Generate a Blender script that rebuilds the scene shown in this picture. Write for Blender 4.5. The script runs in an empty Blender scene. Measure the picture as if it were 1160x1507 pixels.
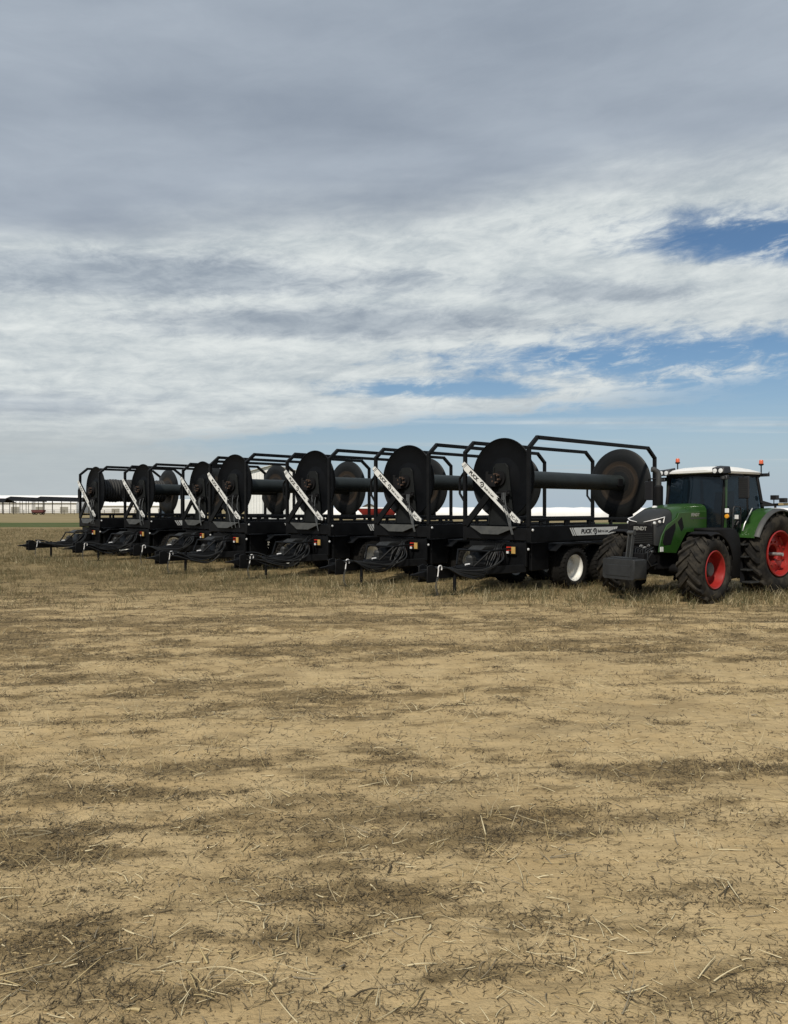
import bpy, bmesh, math, random
import numpy as np
from mathutils import Matrix, Vector

R = math.radians
random.seed(7)
rng = np.random.default_rng(11)
scene = bpy.context.scene
COL = scene.collection

# ------------------------------------------------------------------ camera
CAM_H = 2.2
cam_d = bpy.data.cameras.new('camera')
cam = bpy.data.objects.new('camera', cam_d)
COL.objects.link(cam)
cam_d.sensor_fit = 'VERTICAL'
cam_d.sensor_height = 36.0
cam_d.lens = 26.0
cam_d.clip_start = 0.05
cam_d.clip_end = 12000
cam.location = (0, 0, CAM_H)
cam.rotation_euler = (R(90 - 0.34), 0, 0)
scene.camera = cam

# ------------------------------------------------------------------ world / sun / exposure
SUN_EL, SUN_AZ = 47.0, -153.0       # azimuth from +Y (ahead of the camera), negative = to the left
w = bpy.data.worlds.new('World')
scene.world = w
w.use_nodes = True
NT = w.node_tree
for n in list(NT.nodes):
    NT.nodes.remove(n)


class E:
    """tiny expression helper for shader math nodes"""
    tree = None

    def __init__(s, sock): s.s = sock

    @staticmethod
    def m(op, *a, clamp=False):
        n = E.tree.nodes.new('ShaderNodeMath'); n.operation = op; n.use_clamp = clamp
        for i, v in enumerate(a):
            if isinstance(v, E): E.tree.links.new(v.s, n.inputs[i])
            else: n.inputs[i].default_value = v
        return E(n.outputs[0])
    def __add__(s, o): return E.m('ADD', s, o)
    __radd__ = __add__
    def __sub__(s, o): return E.m('SUBTRACT', s, o)
    def __rsub__(s, o): return E.m('SUBTRACT', o, s)
    def __mul__(s, o): return E.m('MULTIPLY', s, o)
    __rmul__ = __mul__
    def __truediv__(s, o): return E.m('DIVIDE', s, o)
    def __rtruediv__(s, o): return E.m('DIVIDE', o, s)
    def clamp(s): return E.m('ADD', s, 0.0, clamp=True)


def smooth(x, a, b):
    n = E.tree.nodes.new('ShaderNodeMapRange'); n.interpolation_type = 'SMOOTHSTEP'
    E.tree.links.new(x.s, n.inputs[0])
    n.inputs[1].default_value = a; n.inputs[2].default_value = b
    return E(n.outputs[0])


def combine(x, y, z=0.0):
    n = E.tree.nodes.new('ShaderNodeCombineXYZ')
    for i, v in enumerate((x, y, z)):
        if isinstance(v, E): E.tree.links.new(v.s, n.inputs[i])
        else: n.inputs[i].default_value = v
    return n.outputs[0]


def noise(vec, scale, detail=6, rough=0.55, dist=0.0):
    n = E.tree.nodes.new('ShaderNodeTexNoise')
    n.inputs['Scale'].default_value = scale; n.inputs['Detail'].default_value = detail
    n.inputs['Roughness'].default_value = rough; n.inputs['Distortion'].default_value = dist
    E.tree.links.new(vec, n.inputs['Vector'])
    return E(n.outputs['Fac'])


def mixc(f, a, b):
    n = E.tree.nodes.new('ShaderNodeMix'); n.data_type = 'RGBA'
    E.tree.links.new(f.s, n.inputs[0])
    for i, v in ((6, a), (7, b)):
        if isinstance(v, (tuple, list)): n.inputs[i].default_value = (*v[:3], 1)
        else: E.tree.links.new(v, n.inputs[i])
    return n.outputs[2]


def vmul(col, k):
    n = E.tree.nodes.new('ShaderNodeVectorMath'); n.operation = 'SCALE'
    E.tree.links.new(col, n.inputs[0])
    if isinstance(k, E): E.tree.links.new(k.s, n.inputs['Scale'])
    else: n.inputs['Scale'].default_value = k
    return n.outputs[0]


E.tree = NT
sky = NT.nodes.new('ShaderNodeTexSky')
sky.sky_type = 'NISHITA'; sky.sun_disc = False
sky.sun_elevation = R(SUN_EL); sky.sun_rotation = R(SUN_AZ)
sky.air_density = 1.0; sky.dust_density = 0.4; sky.ozone_density = 3.0
tc = NT.nodes.new('ShaderNodeTexCoord')
sx = NT.nodes.new('ShaderNodeSeparateXYZ')
NT.links.new(tc.outputs['Generated'], sx.inputs[0])
dx, dy, dz = E(sx.outputs[0]), E(sx.outputs[1]), E(sx.outputs[2])
zc = E.m('MAXIMUM', dz, 0.012)
# point where the view direction meets a cloud sheet one unit up
PX, PY = dx / zc, dy / zc
ang = R(7)
QX = PX * math.cos(ang) + PY * math.sin(ang)
QY = PY * math.cos(ang) - PX * math.sin(ang)
warp = noise(combine(PX * 0.35, PY * 0.55), 1.0, 4, 0.5)
wv = (warp - 0.5) * 1.2
vec_a = combine(QX * 0.33, QY + wv * 0.6, 0.0)
n_big = noise(vec_a, 0.55, 5, 0.54, 0.0)
n_mid = noise(combine(QX * 0.75 + 7.3, QY * 1.0 + 2.1), 1.3, 7, 0.58, 0.0)
n_fine = noise(combine(dx * 9.0 + 3.3, dy * 9.0 + 9.1, (dz - dx * 0.09) * 34.0), 1.0, 8, 0.66, 0.35)
n_puff = noise(combine(dx * 22.0 + 1.3, dy * 22.0, (dz - dx * 0.09) * 62.0), 1.0, 6, 0.68, 0.5)
n_soft = noise(combine(PX * 0.8 + 1.7, PY * 1.5 + 4.4), 0.9, 4, 0.5, 0.2)


def blob(cx, cy, rx, ry, tilt=0.0, edge=0.7, wob=0.55):
    """soft elliptic area of the cloud sheet with a ragged border"""
    t = R(tilt)
    ax = (PX - cx) * math.cos(t) + (PY - cy) * math.sin(t)
    ay = (PY - cy) * math.cos(t) - (PX - cx) * math.sin(t)
    ax = ax / rx; ay = ay / ry
    d = E.m('SQRT', ax * ax + ay * ay) + (n_mid - 0.5) * wob * 1.5 + (n_fine - 0.5) * wob * 2.0 + (n_puff - 0.5) * wob * 1.3
    return 1.0 - smooth(d, 1.0 - edge, 1.0 + edge * 0.4)


# far edge of the cloud sheet: nearer on the right, far away on the left
edge_y = PY + PX * 0.80 + (n_mid - 0.5) * 2.0 + (n_fine - 0.5) * 3.0 + (n_puff - 0.5) * 1.6
cover = 1.0 - smooth(edge_y, 7.8, 9.4)
gaps = E.m('MAXIMUM', blob(2.10, 2.80, 1.45, 0.34, 4, 0.4, 0.36), blob(2.0, 4.95, 1.7, 0.85, -3, 0.6, 0.75))
gaps = E.m('MAXIMUM', gaps, blob(0.45, 6.25, 0.95, 0.60, 0, 0.6, 0.7))
gaps = E.m('MAXIMUM', gaps, blob(3.4, 5.8, 2.0, 1.1, 0, 0.6, 0.8))
cover = cover * (1.0 - gaps * (0.97 - 0.6 * smooth(n_puff * 0.5 + n_fine * 0.5, 0.50, 0.66)))
# thin streaks in the clear strip over the horizon
streak = smooth(noise(combine(PX * 0.10, PY * 0.55 + 3.0), 1.0, 5, 0.6), 0.52, 0.72) * 0.55
cover = E.m('MAXIMUM', cover, streak * smooth(PY, 6.0, 8.5))
cover = E.m('MAXIMUM', cover, smooth((0.0 - PX) - PY * 0.1 + (n_fine - 0.5) * 2.0, 0.5, 3.4) * 0.88)
# thick grey deck overhead; its front edge runs out ahead of the camera
deck = 1.0 - smooth(PY + (n_soft - 0.5) * 1.1 + (n_big - 0.5) * 1.3 + PX * 0.25, 2.15, 2.72)
band1 = blob(-1.05, 3.22, 1.25, 0.34, 3, 0.6, 0.48)
band2 = blob(-0.40, 4.05, 1.25, 0.42, 2, 0.65, 0.52)
band3 = blob(0.86, 3.45, 0.58, 0.19, 8, 0.75, 0.70)
band4 = blob(-4.0, 7.2, 2.0, 1.2, 0, 0.9, 0.5)
dark = E.m('MAXIMUM', deck, E.m('MAXIMUM', band1, E.m('MAXIMUM', band2 * 0.95, E.m('MAXIMUM', band3 * 0.8, band4 * 0.6))))
tex = (n_mid - 0.5) * 0.60 + (n_fine - 0.5) * 0.85 + (n_puff - 0.5) * 0.60
bright_c = mixc(smooth(tex + 0.5, 0.15, 0.85), (0.44, 0.50, 0.54), (0.77, 0.81, 0.80))
dark_c = mixc(smooth(n_soft * 0.6 + n_big * 0.5 + (n_mid - 0.5) * 0.14 + (n_fine - 0.5) * 0.14, 0.34, 0.74), (0.266, 0.314, 0.384), (0.452, 0.510, 0.580))
band = E.m('MAXIMUM', band1, E.m('MAXIMUM', band2, band3))
band_c = mixc(smooth(n_fine * 0.6 + n_puff * 0.4, 0.36, 0.62), (0.285, 0.338, 0.400), (0.46, 0.515, 0.56))
dark_c = mixc(band * (1.0 - deck) * 0.85, dark_c, band_c)
cloud_c = mixc(dark, bright_c, dark_c)
# low far-off cloud on the left turns greyer
far_l = smooth(PY - PX * 0.5, 7.0, 16.0)
cloud_c = mixc(far_l * 0.85, cloud_c, (0.455, 0.50, 0.515))
STR = 0.1
hsv = NT.nodes.new('ShaderNodeHueSaturation'); hsv.inputs['Saturation'].default_value = 1.15; hsv.inputs['Value'].default_value = 0.8
NT.links.new(sky.outputs[0], hsv.inputs['Color'])
skyc = hsv.outputs[0]
hz = 1.0 - smooth(dz, -0.01, 0.20)
skyc = mixc(hz * 0.92, skyc, (3.95, 4.85, 5.75))
final = mixc(cover.clamp(), skyc, vmul(cloud_c, 1.0 / STR))
# below the horizon the world is plain soil-lit haze
bg = NT.nodes.new('ShaderNodeBackground'); bg.inputs[1].default_value = STR
NT.links.new(final, bg.inputs[0])
wo = NT.nodes.new('ShaderNodeOutputWorld')
NT.links.new(bg.outputs[0], wo.inputs[0])

sun_d = bpy.data.lights.new('sun', 'SUN')
sun_d.energy = 3.4; sun_d.angle = R(4); sun_d.color = (1.0, 0.92, 0.79)
sun = bpy.data.objects.new('sun', sun_d); COL.objects.link(sun)
v = Vector((math.sin(R(SUN_AZ)) * math.cos(R(SUN_EL)), math.cos(R(SUN_AZ)) * math.cos(R(SUN_EL)), math.sin(R(SUN_EL))))
sun.rotation_euler = v.to_track_quat('Z', 'Y').to_euler()
sun.location = (0, 0, 60)

scene.view_settings.view_transform = 'Standard'
scene.view_settings.look = 'None'
scene.view_settings.exposure = 0.0
scene.view_settings.gamma = 1.0
scene.render.engine = 'CYCLES'

# ------------------------------------------------------------------ materials
MAT = {}


def mat(name, col, rough=0.5, metal=0.0, var=0.0, vscale=6.0, bump=0.0, bscale=40.0, spec=0.5, dust=None, coat=0.0):
    m = bpy.data.materials.new(name); m.use_nodes = True
    t = m.node_tree; E.tree = t
    b = t.nodes['Principled BSDF']
    b.inputs['Base Color'].default_value = (*col, 1)
    b.inputs['Roughness'].default_value = rough
    b.inputs['Metallic'].default_value = metal
    b.inputs['Specular IOR Level'].default_value = spec
    b.inputs['Coat Weight'].default_value = coat
    if var or bump or dust:
        c = t.nodes.new('ShaderNodeTexCoord')
        o = c.outputs['Object']
        n1 = noise(o, vscale, 6, 0.6)
        base = mixc(smooth(n1, 0.3, 0.7), tuple(x * (1 - var) for x in col), tuple(min(1, x * (1 + var)) for x in col))
        if dust:
            n2 = noise(o, vscale * 0.7, 8, 0.7)
            base = mixc(smooth(n2, dust[1], dust[1] + 0.25) * dust[2], base, dust[0])
        t.links.new(base, b.inputs['Base Color'])
        rr = E(n1.s) * 0.3 + (rough - 0.15)
        t.links.new(rr.clamp().s, b.inputs['Roughness'])
        if bump:
            bn = t.nodes.new('ShaderNodeBump'); bn.inputs['Strength'].default_value = bump
            bn.inputs['Distance'].default_value = 0.01
            n3 = noise(o, bscale, 5, 0.6)
            t.links.new(n3.s, bn.inputs['Height']); t.links.new(bn.outputs[0], b.inputs['Normal'])
    MAT[name] = m
    return m


DUST = (0.19, 0.165, 0.125)
mat('black_paint', (0.005, 0.0055, 0.0065), 0.5, 0, 0.25, 3.0, 0.05, 25, 0.18, (DUST, 0.55, 0.025))
mat('black_matte', (0.007, 0.007, 0.008), 0.7, 0, 0.2, 4.0, 0.0, 20, 0.2)
mat('drum_steel', (0.017, 0.022, 0.022), 0.5, 0.0, 0.25, 2.0, 0.06, 18, 0.35, (DUST, 0.55, 0.05))
mat('flange_black', (0.0035, 0.0042, 0.0055), 0.55, 0, 0.2, 2.0, 0.03, 10, 0.12)
mat('stand_grey', (0.010, 0.0115, 0.012), 0.6, 0, 0.2, 3.0, 0, 10, 0.2)
mat('tray_grey', (0.045, 0.046, 0.042), 0.55, 0, 0.25, 5)
mat('sign_white', (0.72, 0.735, 0.72), 0.45, 0, 0.05, 5)
mat('letter_black', (0.012, 0.012, 0.014), 0.5)
mat('rubber', (0.011, 0.0105, 0.010), 0.85, 0, 0.3, 5, 0.15, 40, 0.15, (DUST, 0.52, 0.10))
mat('rubber_dusty', (0.014, 0.0135, 0.013), 0.9, 0, 0.3, 4, 0.15, 40, 0.15, (DUST, 0.40, 0.20))
mat('hose_rubber', (0.012, 0.013, 0.014), 0.42, 0, 0.2, 6)
mat('hose_coil', (0.028, 0.028, 0.027), 0.75, 0, 0.25, 6)
mat('rim_white', (0.80, 0.80, 0.76), 0.45, 0, 0.05, 6, 0, 20, 0.5, (DUST, 0.6, 0.15))
mat('rim_red', (0.28, 0.018, 0.015), 0.38, 0, 0.12, 6, 0, 20, 0.5, (DUST, 0.58, 0.15))
mat('green_paint', (0.021, 0.068, 0.012), 0.32, 0, 0.08, 4, 0, 20, 0.5, (DUST, 0.58, 0.14), 0.25)
mat('dark_grey', (0.018, 0.019, 0.019), 0.55, 0, 0.15, 8)
mat('ballast_grey', (0.022, 0.024, 0.026), 0.55, 0, 0.2, 5, 0.2, 60)
mat('grey_plastic', (0.045, 0.047, 0.047), 0.55, 0, 0.15, 7)
mat('chrome', (0.55, 0.56, 0.57), 0.25, 0.9, 0.1, 12)
mat('galvanised', (0.42, 0.43, 0.43), 0.45, 0.6, 0.2, 12)
mat('braid_grey', (0.11, 0.115, 0.115), 0.4, 0.4, 0.2, 12)
mat('rust', (0.075, 0.045, 0.030), 0.8, 0, 0.4, 14)
mat('roof_white', (0.78, 0.78, 0.76), 0.4, 0, 0.04, 3)
mat('lens_red', (0.55, 0.035, 0.02), 0.25)
mat('lens_amber', (0.80, 0.36, 0.03), 0.25)
mat('lens_yellow', (0.52, 0.34, 0.11), 0.3)
mat('lens_clear', (0.75, 0.77, 0.78), 0.15)
mat('white_plastic', (0.8, 0.8, 0.8), 0.3)
mat('beacon_orange', (0.62, 0.13, 0.06), 0.3)
mat('badge_grey', (0.36, 0.36, 0.34), 0.4, 0.3)
mat('barn_white', (0.86, 0.86, 0.85), 0.5, 0, 0.04, 0.5)
mat('barn_roof', (0.60, 0.61, 0.61), 0.5, 0, 0.06, 0.5)
mat('shade_roof', (0.012, 0.013, 0.015), 0.85, 0, 0.2, 0.4, 0, 20, 0.1)
mat('shed_grey', (0.30, 0.29, 0.25), 0.7, 0, 0.1, 0.5)
mat('bag_white', (0.87, 0.87, 0.86), 0.4, 0, 0.04, 0.6, 0.4, 2.0)
mat('cart_red', (0.33, 0.028, 0.030), 0.45, 0, 0.1, 2)
mat('wagon_red', (0.11, 0.03, 0.028), 0.7, 0, 0.2, 2)
mat('blue_paint', (0.05, 0.07, 0.10), 0.4, 0, 0.1, 2)
mat('pole_wood', (0.10, 0.09, 0.07), 0.8, 0, 0.2, 2)
mat('seat_fabric', (0.03, 0.03, 0.032), 0.9)

# reel flange: black steel with ring shaped wear left by the hose
m = bpy.data.materials.new('flange_steel'); m.use_nodes = True
t = m.node_tree; E.tree = t
b = t.nodes['Principled BSDF']
c = t.nodes.new('ShaderNodeTexCoord'); o = c.outputs['Object']
s3 = t.nodes.new('ShaderNodeSeparateXYZ'); t.links.new(o, s3.inputs[0])
yy, zz = E(s3.outputs[1]), E(s3.outputs[2]) - 2.99
rad = E.m('SQRT', yy * yy + zz * zz)
nn = noise(o, 3.0, 6, 0.6)
ring = noise(combine(rad * 9.0, nn * 0.6), 1.0, 5, 0.7)
wear = smooth(rad + (nn - 0.5) * 0.22, 0.34, 0.52) * (1.0 - smooth(rad + (nn - 0.5) * 0.15, 0.62, 0.80)) * smooth(ring, 0.35, 0.65)
base = mixc(smooth(ring, 0.3, 0.7), (0.005, 0.006, 0.007), (0.010, 0.011, 0.011))
base = mixc(wear * 0.75, base, (0.060, 0.042, 0.028))
b.inputs['Specular IOR Level'].default_value = 0.3
t.links.new(base, b.inputs['Base Color']); b.inputs['Roughness'].default_value = 0.5
MAT['flange_steel'] = m

# tinted glass: real pane, partly see-through
m = bpy.data.materials.new('tinted_glass'); m.use_nodes = True
t = m.node_tree
for n in list(t.nodes): t.nodes.remove(n)
out = t.nodes.new('ShaderNodeOutputMaterial')
gl = t.nodes.new('ShaderNodeBsdfPrincipled'); gl.inputs['Base Color'].default_value = (0.010, 0.016, 0.022, 1)
gl.inputs['Roughness'].default_value = 0.06; gl.inputs['Specular IOR Level'].default_value = 0.6
tr = t.nodes.new('ShaderNodeBsdfTransparent'); tr.inputs[0].default_value = (0.55, 0.66, 0.72, 1)
mx = t.nodes.new('ShaderNodeMixShader'); mx.inputs[0].default_value = 0.45
t.links.new(gl.outputs[0], mx.inputs[1]); t.links.new(tr.outputs[0], mx.inputs[2]); t.links.new(mx.outputs[0], out.inputs[0])
MAT['tinted_glass'] = m


# ------------------------------------------------------------------ mesh building
class MB:
    def __init__(s): s.v = []; s.f = []

    def add(s, vs, fs):
        o = len(s.v)
        s.v += [tuple(float(c) for c in p) for p in vs]
        s.f += [tuple(i + o for i in q) for q in fs]
        return s

    def box(s, x0, x1, y0, y1, z0, z1):
        vs = [(x, y, z) for x in (x0, x1) for y in (y0, y1) for z in (z0, z1)]
        return s.add(vs, [(0, 1, 3, 2), (4, 6, 7, 5), (0, 4, 5, 1), (2, 3, 7, 6), (0, 2, 6, 4), (1, 5, 7, 3)])

    def beam(s, p0, p1, wd, ht, up=(0, 0, 1)):
        p0, p1 = Vector(p0), Vector(p1); d = (p1 - p0).normalized(); u = Vector(up)
        side = d.cross(u).normalized(); u = side.cross(d).normalized()
        vs = []
        for p in (p0, p1):
            for a, c in ((-1, -1), (1, -1), (1, 1), (-1, 1)):
                vs.append(p + side * (a * wd / 2) + u * (c * ht / 2))
        return s.add(vs, [(3, 2, 1, 0), (4, 5, 6, 7), (0, 1, 5, 4), (1, 2, 6, 5), (2, 3, 7, 6), (3, 0, 4, 7)])

    def tube(s, pts, r, n=8, cap=True):
        pts = [Vector(p) for p in pts]
        rs = r if isinstance(r, (list, tuple)) else [r] * len(pts)
        vs, fs = [], []
        prev = None
        for i, p in enumerate(pts):
            if i == 0: d = pts[1] - p
            elif i == len(pts) - 1: d = p - pts[i - 1]
            else: d = (pts[i + 1] - p).normalized() + (p - pts[i - 1]).normalized()
            d.normalize()
            if prev is None:
                a = Vector((0, 0, 1)) if abs(d.z) < 0.9 else Vector((1, 0, 0))
                prev = d.cross(a).normalized()
            u = (prev - d * prev.dot(d)).normalized(); prev = u
            q = d.cross(u)
            k = 1.0
            if 0 < i < len(pts) - 1:
                cs = max(0.5, d.dot((pts[i + 1] - p).normalized())); k = 1.0 / cs
            for j in range(n):
                t_ = 2 * math.pi * j / n
                vs.append(p + u * (math.cos(t_) * rs[i]) + q * (math.sin(t_) * rs[i] * (1 if k == 1 else 1)))
        for i in range(len(pts) - 1):
            for j in range(n):
                a = i * n + j; b_ = i * n + (j + 1) % n
                fs.append((a, b_, b_ + n, a + n))
        if cap:
            fs.append(tuple(range(n))[::-1]); fs.append(tuple(range((len(pts) - 1) * n, len(pts) * n)))
        return s.add(vs, fs)

    def prism(s, poly, axis, t0, t1, off=None):
        """poly: list of 2D points. axis 'x': (y,z), 'y': (x,z), 'z': (x,y); off(pt) shifts along the axis"""
        n = len(poly); vs = []
        for tt in (t0, t1):
            for p in poly:
                k = tt + (off(p) if off else 0)
                vs.append({'x': (k, p[0], p[1]), 'y': (p[0], k, p[1]), 'z': (p[0], p[1], k)}[axis])
        fs = [tuple(range(n)), tuple(range(2 * n - 1, n - 1, -1))]
        for i in range(n):
            j = (i + 1) % n
            fs.append((i, i + n, j + n, j))
        return s.add(vs, fs)

    def lathe(s, prof, c, axis='y', n=32, sign=1):
        """prof: (axial, radius) pairs"""
        vs, fs = [], []
        for a, r in prof:
            for j in range(n):
                t_ = 2 * math.pi * j / n
                u, q = r * math.cos(t_), r * math.sin(t_)
                p = {'y': (u, a * sign, q), 'x': (a * sign, u, q), 'z': (u, q, a * sign)}[axis]
                vs.append((p[0] + c[0], p[1] + c[1], p[2] + c[2]))
        for i in range(len(prof) - 1):
            for j in range(n):
                a = i * n + j; b_ = i * n + (j + 1) % n
                fs.append((a, b_, b_ + n, a + n))
        return s.add(vs, fs)

    def disc(s, c, r, axis='y', t=0.02, n=16, sign=1):
        return s.lathe([(-t / 2, 0.0005), (-t / 2, r), (t / 2, r), (t / 2, 0.0005)], c, axis, n, sign)

    def loft(s, secs, cap=True):
        n = len(secs[0]); vs = [p for q in secs for p in q]; fs = []
        for i in range(len(secs) - 1):
            for j in range(n):
                k = (j + 1) % n
                fs.append((i * n + j, i * n + k, (i + 1) * n + k, (i + 1) * n + j))
        if cap:
            fs.append(tuple(range(n))[::-1]); fs.append(tuple(range((len(secs) - 1) * n, len(secs) * n)))
        return s.add(vs, fs)

    def mesh(s, name, m, bevel=0.0, smooth_angle=35):
        me = bpy.data.meshes.new(name)
        me.from_pydata(s.v, [], s.f)
        bm = bmesh.new(); bm.from_mesh(me)
        bmesh.ops.recalc_face_normals(bm, faces=bm.faces)
        if bevel:
            es = [e for e in bm.edges if len(e.link_faces) == 2 and e.calc_face_angle(0) > 0.6]
            bmesh.ops.bevel(bm, geom=es, offset=bevel, segments=1, affect='EDGES', clamp_overlap=True)
        bm.to_mesh(me); bm.free()
        me.materials.append(MAT[m] if isinstance(m, str) else m)
        me.shade_smooth()
        me.set_sharp_from_angle(angle=R(smooth_angle))
        return me

    def build(s, name, m, parent=None, bevel=0.0, smooth_angle=35):
        ob = bpy.data.objects.new(name, s.mesh(name, m, bevel, smooth_angle))
        COL.objects.link(ob)
        if parent: ob.parent = parent
        return ob


def empty(name, loc=(0, 0, 0), rz=0.0):
    o = bpy.data.objects.new(name, None); COL.objects.link(o)
    o.empty_display_size = 0.3
    o.location = loc; o.rotation_euler = (0, 0, rz)
    return o


def tag(o, label, cat, group=None, kind=None):
    if label: o['label'] = label
    if cat: o['category'] = cat
    if group: o['group'] = group
    if kind: o['kind'] = kind
    return o


def copy_tree(o, parent=None):
    c = o.copy(); COL.objects.link(c); c.parent = parent
    for ch in list(o.children): copy_tree(ch, c)
    return c


def text_geo(s, size, extrude=0.002, shear=0.0, bold=0.0, xs=1.0):
    """returns (verts, faces, width): lettering lying in XY, lower left at origin"""
    cu = bpy.data.curves.new('lettering', 'FONT')
    cu.body = s; cu.size = size; cu.extrude = extrude; cu.shear = shear; cu.offset = bold
    cu.resolution_u = 3
    ob = bpy.data.objects.new('lettering', cu); COL.objects.link(ob)
    dg = bpy.context.evaluated_depsgraph_get()
    me = bpy.data.meshes.new_from_object(ob.evaluated_get(dg))
    vs = [(v.co.x * xs, v.co.y, v.co.z) for v in me.vertices]; fs = [tuple(p.vertices) for p in me.polygons]
    bpy.data.objects.remove(ob); bpy.data.curves.remove(cu); bpy.data.meshes.remove(me)
    wd = max(p[0] for p in vs)
    return vs, fs, wd


def place(vs, origin, ux, uy, uz):
    o, ux, uy, uz = Vector(origin), Vector(ux), Vector(uy), Vector(uz)
    return [o + ux * p[0] + uy * p[1] + uz * p[2] for p in vs]


def logo_geo(h, t=0.004):
    """round emblem: a heavy ring open on the left with a small P shape inside"""
    mb = MB(); n = 20; r0, r1 = h * 0.30, h * 0.5
    cx, cy = h * 0.5, h * 0.4
    vs, fs = [], []
    a0, a1 = R(-95), R(170)
    for i in range(n + 1):
        a = a0 + (a1 - a0) * i / n
        for r in (r0, r1):
            for z in (0, t): vs.append((cx + r * math.cos(a), cy + r * math.sin(a), z))
    for i in range(n):
        o = i * 4; p = o + 4
        fs += [(o + 1, o + 3, p + 3, p + 1), (o, p, p + 2, o + 2), (o + 2, p + 2, p + 3, o + 3), (o, o + 1, p + 1, p)]
    fs += [(0, 2, 3, 1), (4 * n, 4 * n + 1, 4 * n + 3, 4 * n + 2)]
    mb.add(vs, fs)
    mb.prism([(cx - h * .18, cy - h * .32), (cx - h * .02, cy - h * .32), (cx + h * .0, cy + h * .0), (cx - h * .14, cy + h * .0)], 'z', 0, t)
    mb.prism([(cx - h * .10, cy + h * .02), (cx + h * .2, cy + h * .02), (cx + h * .16, cy + h * .13), (cx - h * .07, cy + h * .13)], 'z', 0, t)
    mb.prism([(cx - h * .56, cy + h * .0), (cx - h * .26, cy + h * .0), (cx - h * .26, cy + h * .12), (cx - h * .54, cy + h * .12)], 'z', 0, t)
    return mb.v, mb.f


# ------------------------------------------------------------------ noise in numpy for the terrain
def vnoise(x, y, seed=0):
    xi = np.floor(x).astype(np.int64); yi = np.floor(y).astype(np.int64)
    xf = x - xi; yf = y - yi
    u = xf * xf * (3 - 2 * xf); v_ = yf * yf * (3 - 2 * yf)

    def h(a, b_):
        n = (a * 374761393 + b_ * 668265263 + seed * 974634777) & 0xffffffff
        n = ((n ^ (n >> 13)) * 1274126177) & 0xffffffff
        n = n ^ (n >> 16)
        return (n & 0xffff) / 65535.0
    return (h(xi, yi) * (1 - u) + h(xi + 1, yi) * u) * (1 - v_) + (h(xi, yi + 1) * (1 - u) + h(xi + 1, yi + 1) * u) * v_


def fbm(x, y, oct=4, seed=0, gain=0.5):
    a, s_, tot = 1.0, 0.0, 0.0
    for i in range(oct):
        s_ = s_ + a * vnoise(x * 2 ** i + 13.7 * i, y * 2 ** i - 7.1 * i, seed + i); tot += a; a *= gain
    return s_ / tot


def sstep(x, a, b_):
    t_ = np.clip((x - a) / (b_ - a), 0, 1); return t_ * t_ * (3 - 2 * t_)


def residue(x, y):
    """0..1 cover of dark trampled plant residue on the soil"""
    lx, ly = x * 0.99 + y * 0.10, y * 0.99 - x * 0.10
    n1 = fbm(lx * 0.20, ly * 1.15, 5, 3, 0.64)
    n2 = fbm(lx * 1.7, ly * 5.0, 5, 21, 0.70)
    r = sstep(n1 * 0.42 + n2 * 0.63 + 0.035 * sstep(-x, -0.6, 2.5) + 0.03 * sstep(y, 7, 11), 0.49, 0.68) * 0.9
    # trampled strips across the field and a thick patch on the left
    def strip(cy, wd, x0, x1, k, slope=0.0):
        yy_ = y - cy - slope * x + (fbm(x * 0.5, y * 0.5, 3, 55) - 0.5) * wd * 2.0
        return k * np.exp(-(yy_ / wd) ** 2) * sstep(x, x0 - 0.8, x0 + 0.8) * (1 - sstep(x, x1 - 0.8, x1 + 0.8)) * sstep(n2, 0.30, 0.55)
    r = np.maximum(r, strip(5.25, 0.16, -0.9, 2.2, 1.0))
    r = np.maximum(r, strip(14.6, 0.7, -6.0, 9.0, 0.95, 0.02))
    r = np.maximum(r, strip(11.8, 0.8, -5.0, 8.5, 0.95, 0.05))
    r = np.maximum(r, strip(6.2, 0.22, 1.4, 4.5, 0.9, -0.05))
    r = np.maximum(r, 0.5 * np.exp(-((x + 2.2) / 1.3) ** 2 - ((y - 5.6) / 1.9) ** 2) * sstep(n2, 0.34, 0.58))
    r = np.maximum(r, 0.6 * np.exp(-((x + 0.9) / 0.42) ** 2 - ((y - 4.3) / 0.22) ** 2) * sstep(n2, 0.25, 0.5))
    return np.clip(r, 0, 1) * (1 - 0.35 * sstep(y, 16, 24))


def damp(x, y):
    """smooth moist patches in the crust"""
    lx, ly = x * 0.98 + y * 0.17, y * 0.98 - x * 0.17
    return sstep(fbm(lx * 0.75 + 40, ly * 2.0 + 9, 4, 77, 0.5), 0.60, 0.72)


def ground_h(x, y):
    near = 1 - sstep(y, 16, 60)
    h = (fbm(x * 0.55, y * 0.8, 3, 5) - 0.5) * 0.050
    h = h + (fbm(x * 3.1, y * 4.2, 4, 31, 0.6) - 0.5) * 0.034
    h = h + (fbm(x * 8.5, y * 11.0, 3, 63, 0.6) - 0.5) * 0.022 * sstep(fbm(x * 0.9, y * 1.3, 2, 15), 0.3, 0.6)
    rt = np.abs(fbm(x * 0.5 + 3, y * 1.4, 3, 91) - 0.5)
    h = h - 0.012 * np.exp(-(rt / 0.02) ** 2)
    # shallow wheel tracks
    for cy, sl, dp in ((5.25, .01, .016), (6.95, .01, .012), (11.3, .05, .03), (13.4, .03, .035), (8.3, .16, .014)):
        q_ = (y - cy - sl * x + (fbm(x * .4, x * 0 + cy, 2, 12) - .5) * .35) / .24
        h = h - dp * np.exp(-q_ ** 4) * (.6 + .4 * np.sin(x * 19 + np.abs(q_) * 4)) + dp * .5 * np.exp(-((np.abs(q_) - 1.35) / .3) ** 2)
    return h * near


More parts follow.
